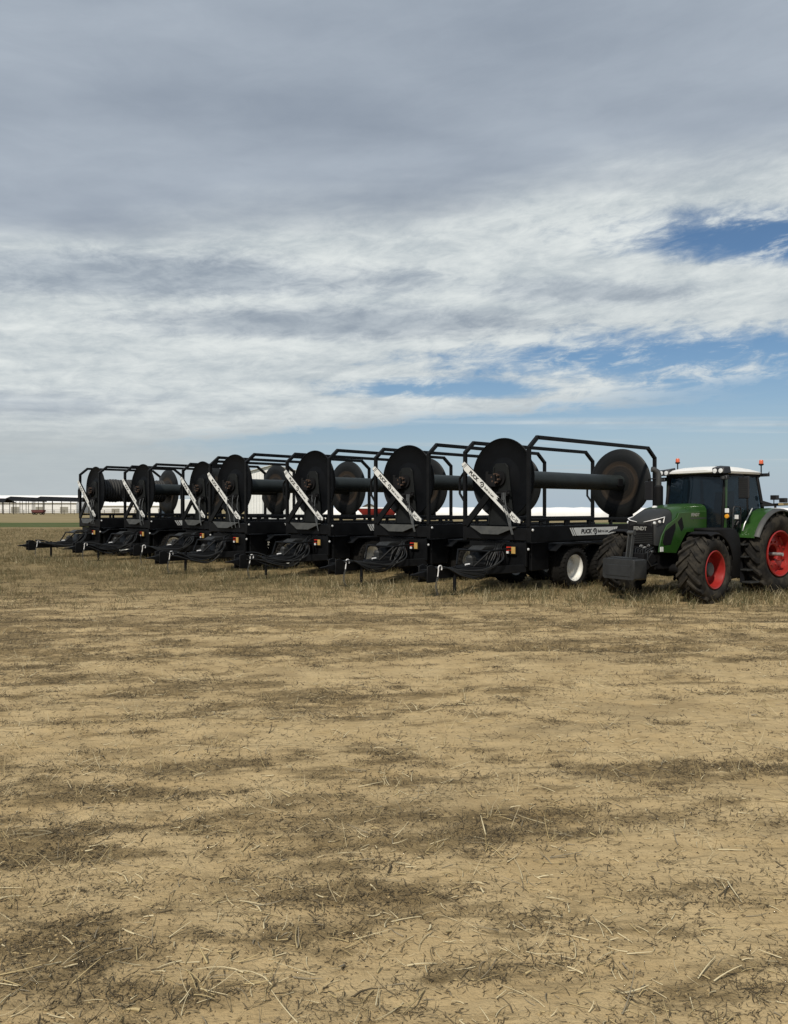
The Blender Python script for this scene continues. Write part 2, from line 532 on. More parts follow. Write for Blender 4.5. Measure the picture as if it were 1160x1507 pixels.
# ------------------------------------------------------------------ ground (one sheet to the horizon)
def graded(a, step0, grow, far):
    out = [a]; st = step0
    while out[-1] < far:
        st *= grow; out.append(out[-1] + st)
    return out


ys = list(np.arange(1.6, 9.0, 0.035)) + graded(9.0, 0.035, 1.010, 60) + [75, 85, 95, 105, 115, 130, 160, 220, 320, 500, 900, 1800, 4000, 9000]
ys = [-9000, -2000, -400, -100, -30, -12, -6, -3, -1, 0.2, 1.0] + ys
xs_ = list(np.arange(-5.2, 5.2, 0.035))
rt_ = graded(5.2, 0.04, 1.025, 40) + [55, 80, 120, 200, 350, 700, 1500, 4000, 9000]
xs_ = [-q for q in rt_[::-1]] + xs_[1:] + rt_
gx, gy = np.meshgrid(np.array(xs_), np.array(ys))
gz = ground_h(gx, gy)
nx, ny = len(xs_), len(ys)
co = np.stack([gx, gy, gz], -1).reshape(-1, 3).astype(np.float32)
idx = np.arange(nx * ny).reshape(ny, nx)
quads = np.stack([idx[:-1, :-1], idx[:-1, 1:], idx[1:, 1:], idx[1:, :-1]], -1).reshape(-1, 4).astype(np.int32)
me = bpy.data.meshes.new('field')
me.vertices.add(len(co)); me.vertices.foreach_set('co', co.ravel())
me.loops.add(quads.size); me.loops.foreach_set('vertex_index', quads.ravel())
me.polygons.add(len(quads)); me.polygons.foreach_set('loop_start', np.arange(0, quads.size, 4, dtype=np.int32))
me.polygons.foreach_set('loop_total', np.full(len(quads), 4, np.int32))
me.update()
at = me.attributes.new('residue', 'FLOAT', 'POINT'); at.data.foreach_set('value', residue(gx, gy).ravel().astype(np.float32))
at = me.attributes.new('damp', 'FLOAT', 'POINT'); at.data.foreach_set('value', damp(gx, gy).ravel().astype(np.float32))
me.shade_smooth()
ground = bpy.data.objects.new('field', me); COL.objects.link(ground); ground['kind'] = 'structure'

m = bpy.data.materials.new('field_soil'); m.use_nodes = True
t = m.node_tree; E.tree = t
b = t.nodes['Principled BSDF']; b.inputs['Specular IOR Level'].default_value = 0.15; b.inputs['Roughness'].default_value = 0.95
geo = t.nodes.new('ShaderNodeNewGeometry'); pos = geo.outputs['Position']
s3 = t.nodes.new('ShaderNodeSeparateXYZ'); t.links.new(pos, s3.inputs[0])
gX, gY = E(s3.outputs[0]), E(s3.outputs[1])


def attr(n_):
    a = t.nodes.new('ShaderNodeAttribute'); a.attribute_name = n_; return E(a.outputs['Fac'])


res, dmp = attr('residue'), attr('damp')
nA = noise(pos, 1.4, 8, 0.62)
nB = noise(combine(gX * 9.0, gY * 15.0), 1.0, 7, 0.68)
nC = noise(pos, 70.0, 4, 0.6)
nS = noise(combine(gX * 3.0, gY * 24.0), 1.0, 6, 0.65)
soil = mixc(smooth(nA, 0.3, 0.7), (0.400, 0.296, 0.154), (0.515, 0.395, 0.218))
soil = mixc(smooth(nB, 0.54, 0.80) * 0.4, soil, (0.235, 0.175, 0.092))
nM = noise(combine(gX * 0.9 + 5.0, gY * 5.5), 1.0, 8, 0.7)
soil = mixc(smooth(nM, 0.54, 0.68) * 0.32, soil, (0.235, 0.168, 0.080))
soil = mixc(smooth(nS, 0.54, 0.66) * 0.55, soil, (0.19, 0.138, 0.068))
soil = mixc(smooth(nC, 0.56, 0.70) * 0.38, soil, (0.15, 0.108, 0.056))
vor = t.nodes.new('ShaderNodeTexVoronoi'); vor.feature = 'DISTANCE_TO_EDGE'; vor.inputs['Scale'].default_value = 5.5
wv_ = t.nodes.new('ShaderNodeVectorMath'); wv_.operation = 'ADD'
nW = t.nodes.new('ShaderNodeTexNoise'); nW.inputs['Scale'].default_value = 7.0; t.links.new(pos, nW.inputs['Vector'])
t.links.new(pos, wv_.inputs[0]); t.links.new(vmul(nW.outputs['Color'], 0.22), wv_.inputs[1]); t.links.new(wv_.outputs[0], vor.inputs['Vector'])
crack = (1.0 - smooth(E(vor.outputs['Distance']), 0.0, 0.028)) * smooth(nA, 0.46, 0.60)
soil = mixc(crack * 0.22, soil, (0.10, 0.075, 0.045))
soil = mixc(dmp * 0.30, soil, (0.145, 0.110, 0.062))
litter = mixc(smooth(nB, 0.35, 0.65), (0.088, 0.063, 0.031), (0.250, 0.183, 0.090))
soil = mixc((res * smooth(nB * 0.45 + nC * 0.25 + nS * 0.30 + res * 0.12, 0.47, 0.57)).clamp() * 0.88, soil, litter)
# cut crop stubble behind, a green strip, then pale stubble to the horizon
nF = noise(combine(gX * 0.5, gY * 1.6), 1.0, 7, 0.65)
stub = mixc(smooth(nF, 0.3, 0.7), (0.150, 0.112, 0.054), (0.265, 0.202, 0.100))
line = gY + gX * 0.12 + (nA - 0.5) * 2.5
f1 = smooth(line, 14.5, 22.0)
colr = mixc(f1 * 0.9, soil, stub)
nG = noise(combine(gX * 0.06, gY * 0.25), 1.0, 6, 0.6)
green = mixc(smooth(nG, 0.35, 0.65), (0.055, 0.085, 0.022), (0.095, 0.105, 0.040))
yl = gY + (nG - 0.5) * 14.0
colr = mixc(smooth(yl, 80, 86) * (1.0 - smooth(yl, 106, 112)), colr, green)
pale = mixc(smooth(nG, 0.3, 0.7), (0.200, 0.160, 0.080), (0.300, 0.245, 0.135))
colr = mixc(smooth(yl, 106, 113), colr, pale)
t.links.new(colr, b.inputs['Base Color'])
bn = t.nodes.new('ShaderNodeBump'); bn.inputs['Strength'].default_value = 0.85; bn.inputs['Distance'].default_value = 0.025
hgt = nM * 0.5 + nB * 0.7 + nC * 0.35 + nS * 0.45 + res * nC * 0.6 - crack * 0.25
t.links.new(hgt.s, bn.inputs['Height']); t.links.new(bn.outputs[0], b.inputs['Normal'])
me.materials.append(m)


# ------------------------------------------------------------------ loose straw, litter and grass on the field
def strips(name, base, dirs, lens, wid, lift, mats, bend=0.25, seg=2, up_w=None):
    """many thin tapering three-sided stems as one mesh. base (n,3), dirs (n,3) unit"""
    n = len(base)
    side = np.cross(dirs, np.array([0, 0, 1.0])); l_ = np.linalg.norm(side, axis=1, keepdims=True)
    side = np.where(l_ < 1e-3, np.array([[1.0, 0, 0]]), side / np.maximum(l_, 1e-6))
    upv = np.cross(side, dirs)
    bx = rng.normal(0, 1, (n, 1)); bz = rng.normal(0, 1, (n, 1))
    rings = []
    for k in range(seg + 1):
        f = k / seg
        c_ = base + dirs * (lens[:, None] * f) + (side * bx + upv * bz * 0.6) * (bend * lens[:, None] * f * f)
        c_[:, 2] = np.maximum(c_[:, 2], base[:, 2] - 0.002)
        ww = (wid * (1 - 0.55 * f))[:, None]
        rings.append(np.stack([c_ - side * ww * 0.5, c_ + side * ww * 0.5, c_ + upv * ww * 0.55], 1))
    V = np.stack(rings, 1)              # n, seg+1, 3, 3
    per = (seg + 1) * 3
    vs = V.reshape(-1, 3).astype(np.float32)
    fq = []
    for k in range(seg):
        for j in range(3):
            a = k * 3 + j; b2 = k * 3 + (j + 1) % 3
            fq.append((a, b2, b2 + 3, a + 3))
    fq = np.array(fq)
    F = (np.arange(n)[:, None, None] * per + fq[None]).reshape(-1, 4).astype(np.int32)
    me_ = bpy.data.meshes.new(name)
    me_.vertices.add(len(vs)); me_.vertices.foreach_set('co', vs.ravel())
    me_.loops.add(F.size); me_.loops.foreach_set('vertex_index', F.ravel())
    me_.polygons.add(len(F)); me_.polygons.foreach_set('loop_start', np.arange(0, F.size, 4, dtype=np.int32))
    me_.polygons.foreach_set('loop_total', np.full(len(F), 4, np.int32))
    me_.polygons.foreach_set('material_index', np.repeat(rng.integers(0, len(mats), n), len(fq)).astype(np.int32))
    me_.update()
    for q in mats: me_.materials.append(MAT[q])
    ob = bpy.data.objects.new(name, me_); COL.objects.link(ob); ob['kind'] = 'stuff'
    return ob


mat('straw_pale', (0.62, 0.53, 0.33), 0.6)
mat('straw_gold', (0.45, 0.355, 0.18), 0.65)
mat('straw_grey', (0.26, 0.22, 0.15), 0.75)
mat('litter_dark', (0.055, 0.042, 0.024), 0.9)
mat('litter_brown', (0.120, 0.092, 0.052), 0.9)
mat('litter_mid', (0.22, 0.172, 0.095), 0.85)
mat('grass_dry', (0.23, 0.185, 0.095), 0.8)
mat('grass_olive', (0.100, 0.098, 0.040), 0.8)
mat('grass_brown', (0.165, 0.120, 0.054), 0.8)
mat('grass_green', (0.050, 0.085, 0.022), 0.8)


def fan(n, y0, y1, power=1.0, spread=0.60, extra=0.6):
    """points inside the wedge of ground ahead of the camera (and a little beyond it)"""
    f = rng.random(n) ** power
    y = y0 * (y1 / y0) ** f
    x = (rng.random(n) * 2 - 1) * (y * spread + extra)
    return x, y


def flat_dirs(n, tilt=0.12):
    a = rng.random(n) * 2 * np.pi
    z = np.abs(rng.normal(0, tilt, n))
    d = np.stack([np.cos(a), np.sin(a), z], -1)
    return d / np.linalg.norm(d, axis=1, keepdims=True)


def on_ground(x, y, lift=0.0):
    return np.stack([x, y, ground_h(x, y) + lift], -1)


# dark trampled litter: short curled bits in clumps, thick where the residue lies
ccx, ccy = fan(60000, 2.3, 22.0, 1.0)
keep = rng.random(len(ccx)) < residue(ccx, ccy) * (0.24 + 0.10 * sstep(ccy, 5, 10)) + 0.007 + 0.02 * sstep(ccy, 6, 12)
ccx, ccy = ccx[keep], ccy[keep]
cnt = rng.geometric(0.075, len(ccx)).clip(2, 60)
sg_ = np.repeat(rng.uniform(0.02, 0.075, len(ccx)) * (1 + 0.07 * ccy), cnt)
x = np.repeat(ccx, cnt) + rng.normal(0, 1, cnt.sum()) * sg_ * 1.5; y = np.repeat(ccy, cnt) + rng.normal(0, 1, cnt.sum()) * sg_
x2, y2 = fan(11000, 2.3, 20.0, 1.0)
x, y = np.concatenate([x, x2]), np.concatenate([y, y2]); n = len(x)
print('litter bits', n)
strips('litter', on_ground(x, y, 0.002), flat_dirs(n, 0.45), rng.gamma(1.5, 0.011, n) + 0.004 + 0.0010 * y, rng.uniform(0.0012, 0.0050, n) * (1 + y * 0.09),
       0.0, ['litter_dark', 'litter_dark', 'litter_brown', 'litter_brown', 'litter_mid'], 0.55)
# crumbs of soil
cx, cy = fan(1500, 2.3, 16.0, 1.0)
cnt = rng.integers(2, 22, len(cx))
x = np.repeat(cx, cnt) + rng.normal(0, .11, cnt.sum()); y = np.repeat(cy, cnt) + rng.normal(0, .07, cnt.sum()); n = len(x)
r_ = rng.gamma(1.3, 0.0022, n) + 0.0018
oc = np.array([(1, 0, 0), (0, 1, 0), (-1, 0, 0), (0, -1, 0), (0, 0, .8), (0, 0, -.6)], float)
of = np.array([(0, 1, 4), (1, 2, 4), (2, 3, 4), (3, 0, 4), (1, 0, 5), (2, 1, 5), (3, 2, 5), (0, 3, 5)])
V = on_ground(x, y, 0.0)[:, None, :] + oc[None] * r_[:, None, None] * rng.uniform(.6, 1.5, (n, 6, 1)) * np.array([1.3, 1.1, .8])
F = (np.arange(n)[:, None, None] * 6 + of[None]).reshape(-1, 3).astype(np.int32)
me_ = bpy.data.meshes.new('soil_crumbs')
me_.vertices.add(n * 6); me_.vertices.foreach_set('co', V.reshape(-1).astype(np.float32))
me_.loops.add(F.size); me_.loops.foreach_set('vertex_index', F.ravel())
me_.polygons.add(len(F)); me_.polygons.foreach_set('loop_start', np.arange(0, F.size, 3, dtype=np.int32)); me_.polygons.foreach_set('loop_total', np.full(len(F), 3, np.int32))
me_.polygons.foreach_set('material_index', np.repeat(rng.integers(0, 3, n), 8).astype(np.int32)); me_.update()
mat('crumb_light', (0.38, 0.285, 0.145), 0.95); mat('crumb_mid', (0.23, 0.172, 0.092), 0.95); mat('crumb_dark', (0.17, 0.125, 0.068), 0.95)
for q in ('crumb_light', 'crumb_mid', 'crumb_dark'): me_.materials.append(MAT[q])
ob = bpy.data.objects.new('soil_crumbs', me_); COL.objects.link(ob); ob['kind'] = 'stuff'
# pale straw lying about, in loose tangles
cx, cy = fan(800, 2.4, 20.0, 0.9)
cnt = rng.geometric(0.22, len(cx)).clip(1, 16)
x = np.repeat(cx, cnt) + rng.normal(0, 0.07, cnt.sum()) * (1 + 0.05 * np.repeat(cy, cnt)); y = np.repeat(cy, cnt) + rng.normal(0, 0.06, cnt.sum())
x2, y2 = fan(6500, 2.3, 26.0, 0.75)
x, y = np.concatenate([x, x2]), np.concatenate([y, y2]); n = len(x)
strips('loose_straw', on_ground(x, y, 0.004), flat_dirs(n, 0.28), rng.gamma(2.0, 0.026, n) + 0.012, rng.gamma(2.5, 0.0016, n) * (1 + 0.04 * y) + 0.001,
       0.0, ['straw_pale', 'straw_pale', 'straw_gold', 'straw_gold', 'straw_grey', 'litter_mid', 'litter_brown'], 0.32, 3)
# broken maize stalks and leaf sheaths
cx, cy = fan(300, 2.4, 18.0, 0.85)
cnt = rng.integers(1, 4, len(cx)); x = np.repeat(cx, cnt) + rng.normal(0, .05, cnt.sum()); y = np.repeat(cy, cnt) + rng.normal(0, .04, cnt.sum()); n = len(x)
strips('broken_stalks', on_ground(x, y, 0.006), flat_dirs(n, 0.22), rng.gamma(3.0, 0.034, n).clip(0, 0.17) + 0.03, rng.uniform(0.004, 0.010, n),
       0.0, ['straw_pale', 'straw_pale', 'straw_gold', 'straw_grey'], 0.20, 4)


def upright(n, lean=0.35):
    d = np.stack([rng.normal(0, lean, n), rng.normal(0, lean, n), np.ones(n)], -1)
    return d / np.linalg.norm(d, axis=1, keepdims=True)


# upright stubble stems left in the bare ground
cx, cy = fan(480, 4.0, 18.0, 0.8)
cnt = rng.integers(1, 6, len(cx))
x = np.repeat(cx, cnt) + rng.normal(0, 0.03, cnt.sum()); y = np.repeat(cy, cnt) + rng.normal(0, 0.03, cnt.sum()); n = len(x)
strips('stubble_stems', on_ground(x, y), upright(n, 0.5), rng.uniform(0.04, 0.17, n), rng.uniform(0.003, 0.006, n) * (1 + 0.02 * y), 0.0,
       ['straw_pale', 'straw_gold', 'straw_gold'], 0.15)
# rough dry grass under and behind the machines
NG = 330000
y = 13.0 * (75 / 13.0) ** (rng.random(NG) ** 0.85); x = (rng.random(NG) * 2 - 1) * (y * 0.62 + 1.0)
ln = y + x * 0.10 + (fbm(x * 0.45, y * 0.45, 4, 8) - 0.5) * 9.0
tuft = fbm(x * 2.6, y * 2.2, 3, 44); patch = fbm(x * 0.45, y * 0.6, 3, 71)
keep = (rng.random(NG) < sstep(ln, 14.2, 24.0)) & (tuft + (patch - 0.5) * 0.7 > 0.52 - 0.10 * sstep(y, 22, 40))
x, y, tuft = x[keep], y[keep], tuft[keep]; n = len(x); print('grass', n)
strips('rough_grass', on_ground(x, y), upright(n, 0.45), rng.gamma(2.6, 0.045, n).clip(0.03, 0.36) * (0.35 + tuft), rng.uniform(0.003, 0.007, n) * (1 + 0.035 * y), 0.0,
       ['grass_dry', 'grass_brown', 'grass_brown', 'grass_olive', 'grass_olive', 'grass_dry'], 0.4)


# taller tufts standing along the machines
path = np.array([(-17, 31.5), (-9.0, 25.5), (-2.0, 20.3), (2.2, 17.6), (6.0, 17.0), (9.5, 17.3)])
NT_ = 1000
seg_ = rng.integers(0, 5, NT_); f_ = rng.random(NT_)[:, None]
cc = path[seg_] * (1 - f_) + path[seg_ + 1] * f_ + np.stack([rng.normal(0, .5, NT_), rng.normal(.5, .75, NT_)], -1)
cnt = rng.integers(3, 16, len(cc))
x = np.repeat(cc[:, 0], cnt) + rng.normal(0, .06, cnt.sum()); y = np.repeat(cc[:, 1], cnt) + rng.normal(0, .06, cnt.sum()); n = len(x)
strips('tufts', on_ground(x, y), upright(n, 0.38), rng.gamma(4.0, 0.042, n).clip(.05, .36), rng.uniform(0.003, 0.007, n) * 1.6, 0.0,
       ['grass_olive', 'grass_olive', 'grass_olive', 'grass_brown', 'grass_dry', 'straw_pale'], 0.35)


# ------------------------------------------------------------------ wheels
def tyre_mb(Rr, wd, rim_r, lugs, lug_h, c=(0, 0, 0), sign=1, sweep=0.42, lug_w=0.055, n=48):
    """tyre about the y axis; outer side at +y*sign from the centre plane"""
    mb = MB(); h = wd / 2; s = Rr - lug_h
    prof = [(-h * .72, rim_r), (-h * .95, rim_r + (s - rim_r) * .25), (-h, rim_r + (s - rim_r) * .55), (-h * .93, rim_r + (s - rim_r) * .85),
            (-h * .80, s * .985), (-h * .35, s), (0, s * 1.002), (h * .35, s), (h * .80, s * .985), (h * .93, rim_r + (s - rim_r) * .85),
            (h, rim_r + (s - rim_r) * .55), (h * .95, rim_r + (s - rim_r) * .25), (h * .72, rim_r)]
    mb.lathe(prof + [prof[0]], c, 'y', n)
    for side in (-1, 1):
        for k in range(lugs):
            a0 = 2 * math.pi * (k + (0.5 if side > 0 else 0)) / lugs
            st = []
            for f, rr in ((-0.04, Rr), (0.30, Rr), (0.66, Rr * .997), (0.93, Rr * .985), (1.0, s * .955)):
                a = a0 + sweep * (f if f < 0.7 else 0.7 + (f - 0.7) * 0.75)
                yy_ = side * h * .97 * f
                hw = lug_w * (1.0 + 0.25 * f) / Rr
                ring_ = []
                for da, rr2 in ((-hw * 1.25, s * .955 if f > .9 else s * .985), (-hw * .8, rr), (hw * .8, rr), (hw * 1.25, s * .955 if f > .9 else s * .985)):
                    ring_.append((c[0] + rr2 * math.sin(a + da) * 1.0, c[1] + yy_, c[2] + rr2 * math.cos(a + da)))
                st.append(ring_)
            mb.loft(st)
    return mb


def rib_tyre_mb(Rr, wd, rim_r, c, n=40):
    mb = MB(); h = wd / 2
    prof = [(-h * .75, rim_r), (-h, rim_r + (Rr - rim_r) * .4), (-h * .97, Rr * .90), (-h * .85, Rr * .975)]
    for q in (-.62, -.2, .2, .62):
        prof += [(h * (q - .16), Rr * .995), (h * (q + .15), Rr * .995), (h * (q + .17), Rr * .965), (h * (q + .2), Rr * .965)]
    prof += [(h * .85, Rr * .975), (h * .97, Rr * .90), (h, rim_r + (Rr - rim_r) * .4), (h * .75, rim_r)]
    mb.lathe(prof + [prof[0]], c, 'y', n)
    for k in range(30):
        for side in (-1, 1):
            a = 2 * math.pi * (k + .25 * side) / 30
            p0 = (c[0] + Rr * math.sin(a), c[1] + side * h * .45, c[2] + Rr * math.cos(a))
            p1 = (c[0] + Rr * .975 * math.sin(a + .09), c[1] + side * h * .95, c[2] + Rr * .975 * math.cos(a + .09))
            mb.beam(p0, p1, .05, .03, (math.sin(a), 0, math.cos(a)))
    return mb


# ------------------------------------------------------------------ hose reel trailer
HW = 1.127            # half spacing of the two roll hoops
AX = 2.99             # height of the reel axle
FR = 1.09             # flange radius


def sign_geo(parent, origin, ux, uy, uz, wide, tall, tag_text=None):
    """white board + lettering laid in a plane; returns board object"""


def make_trailer(RL, ax1, ax2, seed=0):
    rnd = random.Random(seed)
    T = empty('hose_reel_trailer')
    # --- chassis
    f = MB()
    for y0, y1 in ((-1.20, -1.06), (1.06, 1.20)):
        f.box(-.36, RL + .46, y0, y1, 1.30, 1.72)
    for x0 in (-.36, RL * .18, RL * .42, RL * .66, RL + .32):
        f.box(x0, x0 + .14, -1.06, 1.06, 1.34, 1.66)
    f.box(-.2, RL + .3, -.5, -.36, .98, 1.34); f.box(-.2, RL + .3, .36, .5, .98, 1.34)
    f.box(-.30, -.22, -1.0, 1.0, .66, 1.30)                       # front bulkhead
    f.box(-.10, .62, -1.02, 1.02, .55, 1.28)                      # oil and pump compartment behind it
    for ax_ in (ax1, ax2):
        f.tube([(ax_, -1.0, .57), (ax_, 1.0, .57)], .07, 8)
        for s in (-1, 1): f.prism([(ax_ - .22, .98), (ax_ + .22, .98), (ax_ + .08, .52), (ax_ - .08, .52)], 'y', s * .43 - .05, s * .43 + .05)
    f.build('chassis', 'black_paint', T, .012)
    for s in (-1, 1):
        d = MB(); d.box(-.34, RL + .44, s * 1.13 - .04, s * 1.13 + .04, 1.845, 1.925)
        for k in range(max(4, int(RL + .6))):
            xx = .1 + k * (RL / max(3, int(RL + .6) - 1))
            d.box(xx, xx + .09, s * 1.13 - .035, s * 1.13 + .035, 1.715, 1.85)
        d.build('deck_rail', 'black_paint', T, .008)
    # --- roll hoops
    for s in (-1, 1):
        h = MB(); y_ = s * HW
        pts = [(-.34, y_, 1.70), (-.34, y_, 3.74), (0, y_, 4.03), (RL, y_, 4.03), (RL + .40, y_, 3.74), (RL + .40, y_, 1.70)]
        for p, q in zip(pts[:-1], pts[1:]):
            dv = (Vector(q) - Vector(p)).normalized() * .035
            h.beam(Vector(p) - (dv if p[2] > 2 else Vector()), Vector(q) + (dv if q[2] > 2 else Vector()), .10, .10, (0, 1, 0))
        h.build('roll_hoop', 'black_paint', T, .012)
    # --- reel
    r = MB(); r.lathe([(0.02, .245), (RL + .18, .245)], (0, 0, AX), 'x', 40)
    core = r.build('reel_drum', 'drum_steel', T)
    hs = MB()
    hs.prism([(RL - .26, AX - .10), (RL - .22, AX - .13), (RL - .02, AX - .13), (RL + .02, AX - .09), (RL + .02, AX + .12), (RL - .24, AX + .12)], 'y', -.258, -.20)
    hs.build('drum_opening', 'black_matte', core, .01)
    for x0, sg in ((0.0, -1), (RL + .18, 1)):
        fl = MB()
        # dished plate with a rolled rim; sg = outward direction
        prof = [(-.10 * sg * -1, .246), (-.035 * sg * -1, .50), (0, .80), (.03 * sg * 1, 1.06), (.05 * sg, FR), (.075 * sg, FR + .008), (.09 * sg, FR - .012),
                (.06 * sg, 1.04), (.03 * sg, .80), (-.005 * sg * -1 + .02 * sg, .50), (.0, .246)]
        fl.lathe(prof, (x0, 0, AX), 'x', 64)
        fl.build('flange', 'flange_steel' if sg > 0 else 'flange_black', core)
        st = MB()
        xx = x0 + sg * .125
        st.prism([(-.46, 1.72), (.46, 1.72), (.26, 3.30), (.16, 3.40), (-.16, 3.40), (-.26, 3.30)], 'x', xx - .025, xx + .025)
        for s in (-1, 1): st.beam((xx, s * .42, 1.74), (xx, s * .22, 3.30), .10, .05, (0, 1, 0))
        so = st.build('bearing_stand', 'stand_grey' if sg < 0 else 'black_paint', T, .008)
        hb = MB(); hb.lathe([(0, .0005), (0, .2), (.06, .2), (.06, .13), (.12, .12), (.12, .0005)], (xx + sg * .025, 0, AX), 'x', 20, sg)
        hb.build('hub', 'black_matte', so)
    # --- swivel and drive motor on the front bearing
    mo = MB()
    mo.box(-.34, -.15, .04, .30, 2.76, 3.10); mo.tube([(-.27, .36, 2.70), (-.27, .36, 3.18)], .055, 12)
    mo.box(-.31, -.15, -.36, -.14, 2.50, 2.66); mo.tube([(-.25, -.42, 2.58), (-.25, .05, 2.58)], .045, 10)
    mob = mo.build('drive_motor', 'black_matte', T, .01)
    for k in range(6):
        a = k * math.pi / 3 + .3; bb = MB()
        bb.tube([(-.345, .04 + .115 * math.cos(a), AX + .115 * math.sin(a)), (-.20, .04 + .115 * math.cos(a), AX + .115 * math.sin(a))], .026, 6)
        bb.build('bolt', 'rust', mob)
    # --- braces across the front with the white sign board
    A, B = Vector((-.43, 1.13, 3.42)), Vector((-.43, -.92, 1.78))
    br = MB(); br.beam(A + Vector((.03, 0, 0)), B + Vector((.03, 0, 0)), .16, .07, (1, 0, 0))
    bo = br.build('brace', 'black_paint', T, .008)
    br = MB(); br.beam((-.37, 1.06, 1.74), (-.37, .16, 2.60), .19, .06, (1, 0, 0)); br.build('brace', 'black_paint', T, .008)
    ux = (B - A).normalized(); uy = Vector((-1, 0, 0)).cross(ux).normalized()
    if uy.z < 0: uy = -uy
    uz = Vector((-1, 0, 0))
    Ls = (B - A).length; O = A + Vector((-.015, 0, 0)); hh = .092
    sg = MB()
    def sp(poly, t=.012): 
        k = len(poly); vs = [(p[0], p[1], z) for z in (0, t) for p in poly]
        fs = [tuple(range(k)), tuple(range(2 * k - 1, k - 1, -1))] + [(i, i + k, (i + 1) % k + k, (i + 1) % k) for i in range(k)]
        return place(vs, O, ux, uy, uz), fs
    cut = .20
    E1 = Ls * .625
    sg.add(*sp([(-.02, -.02), (-.02 + .05, hh), (E1, hh), (E1 - .07, .06), (E1 - .0, .03), (E1 - .06, -hh + .1), (E1, -hh * .2), (Ls * .84, -hh * .2), (Ls * .84, -hh), (.17, -hh)]))
    sg.add(*sp([(Ls * .845, -hh), (Ls * .845, hh * .9), (Ls * .985, hh * .9), (Ls * 1.0, .02), (Ls * .93, -hh)]))
    so = sg.build('sign_board', 'sign_white', T)
    lt = MB()
    tz = .0125
    vs, fs, wd = text_geo('PUCK', .145, .002, .1, .006, 1.05)
    base = O + ux * .36 + uy * -.047 + uz * tz
    lt.add(place(vs, base, ux, uy, uz), fs); px = .36 + wd + .10
    lt.build('lettering', 'letter_black', so); lt = MB()
    vs, fs = logo_geo(.16); lt.add(place(vs, O + ux * px + uy * -.066 + uz * tz, ux, uy, uz), fs); px += .20
    lt.build('emblem', 'letter_black', so); lt = MB()
    vs, fs, wd = text_geo('Built to Last', .095, .002, .08, .002, .9)
    lt.add(place(vs, O + ux * px + uy * -.035 + uz * tz, ux, uy, uz), fs)
    lt.build('slogan', 'letter_black', so); lt = MB()
    vs, fs, wd = text_geo('HC-30', .12, .002, .0, .003, .85)
    lt.add(place(vs, O + ux * (Ls * .862) + uy * -.05 + uz * tz, ux, uy, uz), fs)
    lt.build('lettering', 'letter_black', so)
    for q in (.055, .10):
        lt = MB(); lt.add(place([(q + .0, -.06, 0), (q + .018, -.06, 0), (q + .068, hh, 0), (q + .05, hh, 0)], O + uz * tz, ux, uy, uz), [(0, 1, 2, 3)])
        lt.build('stripe', 'letter_black', so)
    # --- side signs
    for s in (-1, 1):
        yy_ = s * 1.203
        U = Vector((1, 0, 0)) if s < 0 else Vector((-1, 0, 0)); W = Vector((0, s, 0)); Vv = Vector((0, 0, 1))
        O2 = Vector((min(1.30, RL * .24), yy_, 1.435)) if s < 0 else Vector((min(1.30, RL * .24) + 2.32, yy_, 1.435))
        sg = MB(); H2 = .215; sl = .15
        def sp2(poly, t=.008):
            k = len(poly); vs = [(p[0], p[1], z) for z in (0, t) for p in poly]
            fs = [tuple(range(k)), tuple(range(2 * k - 1, k - 1, -1))] + [(i, i + k, (i + 1) % k + k, (i + 1) % k) for i in range(k)]
            return place(vs, O2, U, Vv, W), fs
        for q in (0, .085):
            sg.add(*sp2([(q + sl, 0), (q + sl + .05, 0), (q + .05, H2), (q, H2)]))
            sg.add(*sp2([(2.32 - q - sl - .05, 0), (2.32 - q - sl, 0), (2.32 - q, H2), (2.32 - q - .05, H2)]))
        sg.add(*sp2([(.17 + sl, 0), (2.15 - sl, 0), (2.15, H2), (.17, H2)]))
        so = sg.build('side_sign', 'sign_white', T)
        lt = MB()
        vs, fs, wd = text_geo('PUCK', .165, .002, .12, .007, 1.15)
        lt.add(place(vs, O2 + U * .52 + Vv * .055 + W * .009, U, Vv, W), fs); px = .52 + wd + .06
        lt.build('lettering', 'letter_black', so); lt = MB()
        vs, fs = logo_geo(.18); lt.add(place(vs, O2 + U * px + Vv * .03 + W * .009, U, Vv, W), fs); px += .22
        lt.build('emblem', 'letter_black', so); lt = MB()
        vs, fs, wd = text_geo('Built to Last', .105, .002, .08, .002, 1.0)
        lt.add(place(vs, O2 + U * px + Vv * .07 + W * .009, U, Vv, W), fs)
        lt.build('slogan', 'letter_black', so)
    # --- drip tray, loops on the far post
    tr = MB()
    tr.loft([[(-.40, .90, 1.70), (-.40, -.78, 1.70), (-.52, -.24, 1.49), (-.52, .36, 1.49)], [(-.38, .90, 1.69), (-.38, -.78, 1.69), (-.50, -.24, 1.48), (-.50, .36, 1.48)]])
    tr.build('drip_tray', 'tray_grey', T)
    for xx in (-.34, RL + .40):
        lp = MB(); y_ = HW + .05
        lp.tube([(xx, y_, 3.18), (xx, y_ + .16, 3.02), (xx, y_ + .16, 2.60), (xx, y_, 2.40)], .035, 8)
        lp.build('hose_guide', 'black_paint', T)
    # --- tongue
    tg = MB()
    tg.box(-3.0, .3, -.13, .13, .44, .68)
    for s in (-1, 1): tg.beam((-1.85, s * .10, .56), (-.22, s * .92, .62), .12, .20)
    tg.box(-1.7, -.3, -.22, .22, .66, .70)
    to = tg.build('tongue', 'black_paint', T, .01)
    hi = MB()
    hi.prism([(-3.02, .36), (-2.72, .36), (-2.72, .72), (-2.86, .80), (-3.02, .76)], 'y', -.17, -.13)
    hi.prism([(-3.02, .36), (-2.72, .36), (-2.72, .72), (-2.86, .80), (-3.02, .76)], 'y', .13, .17)
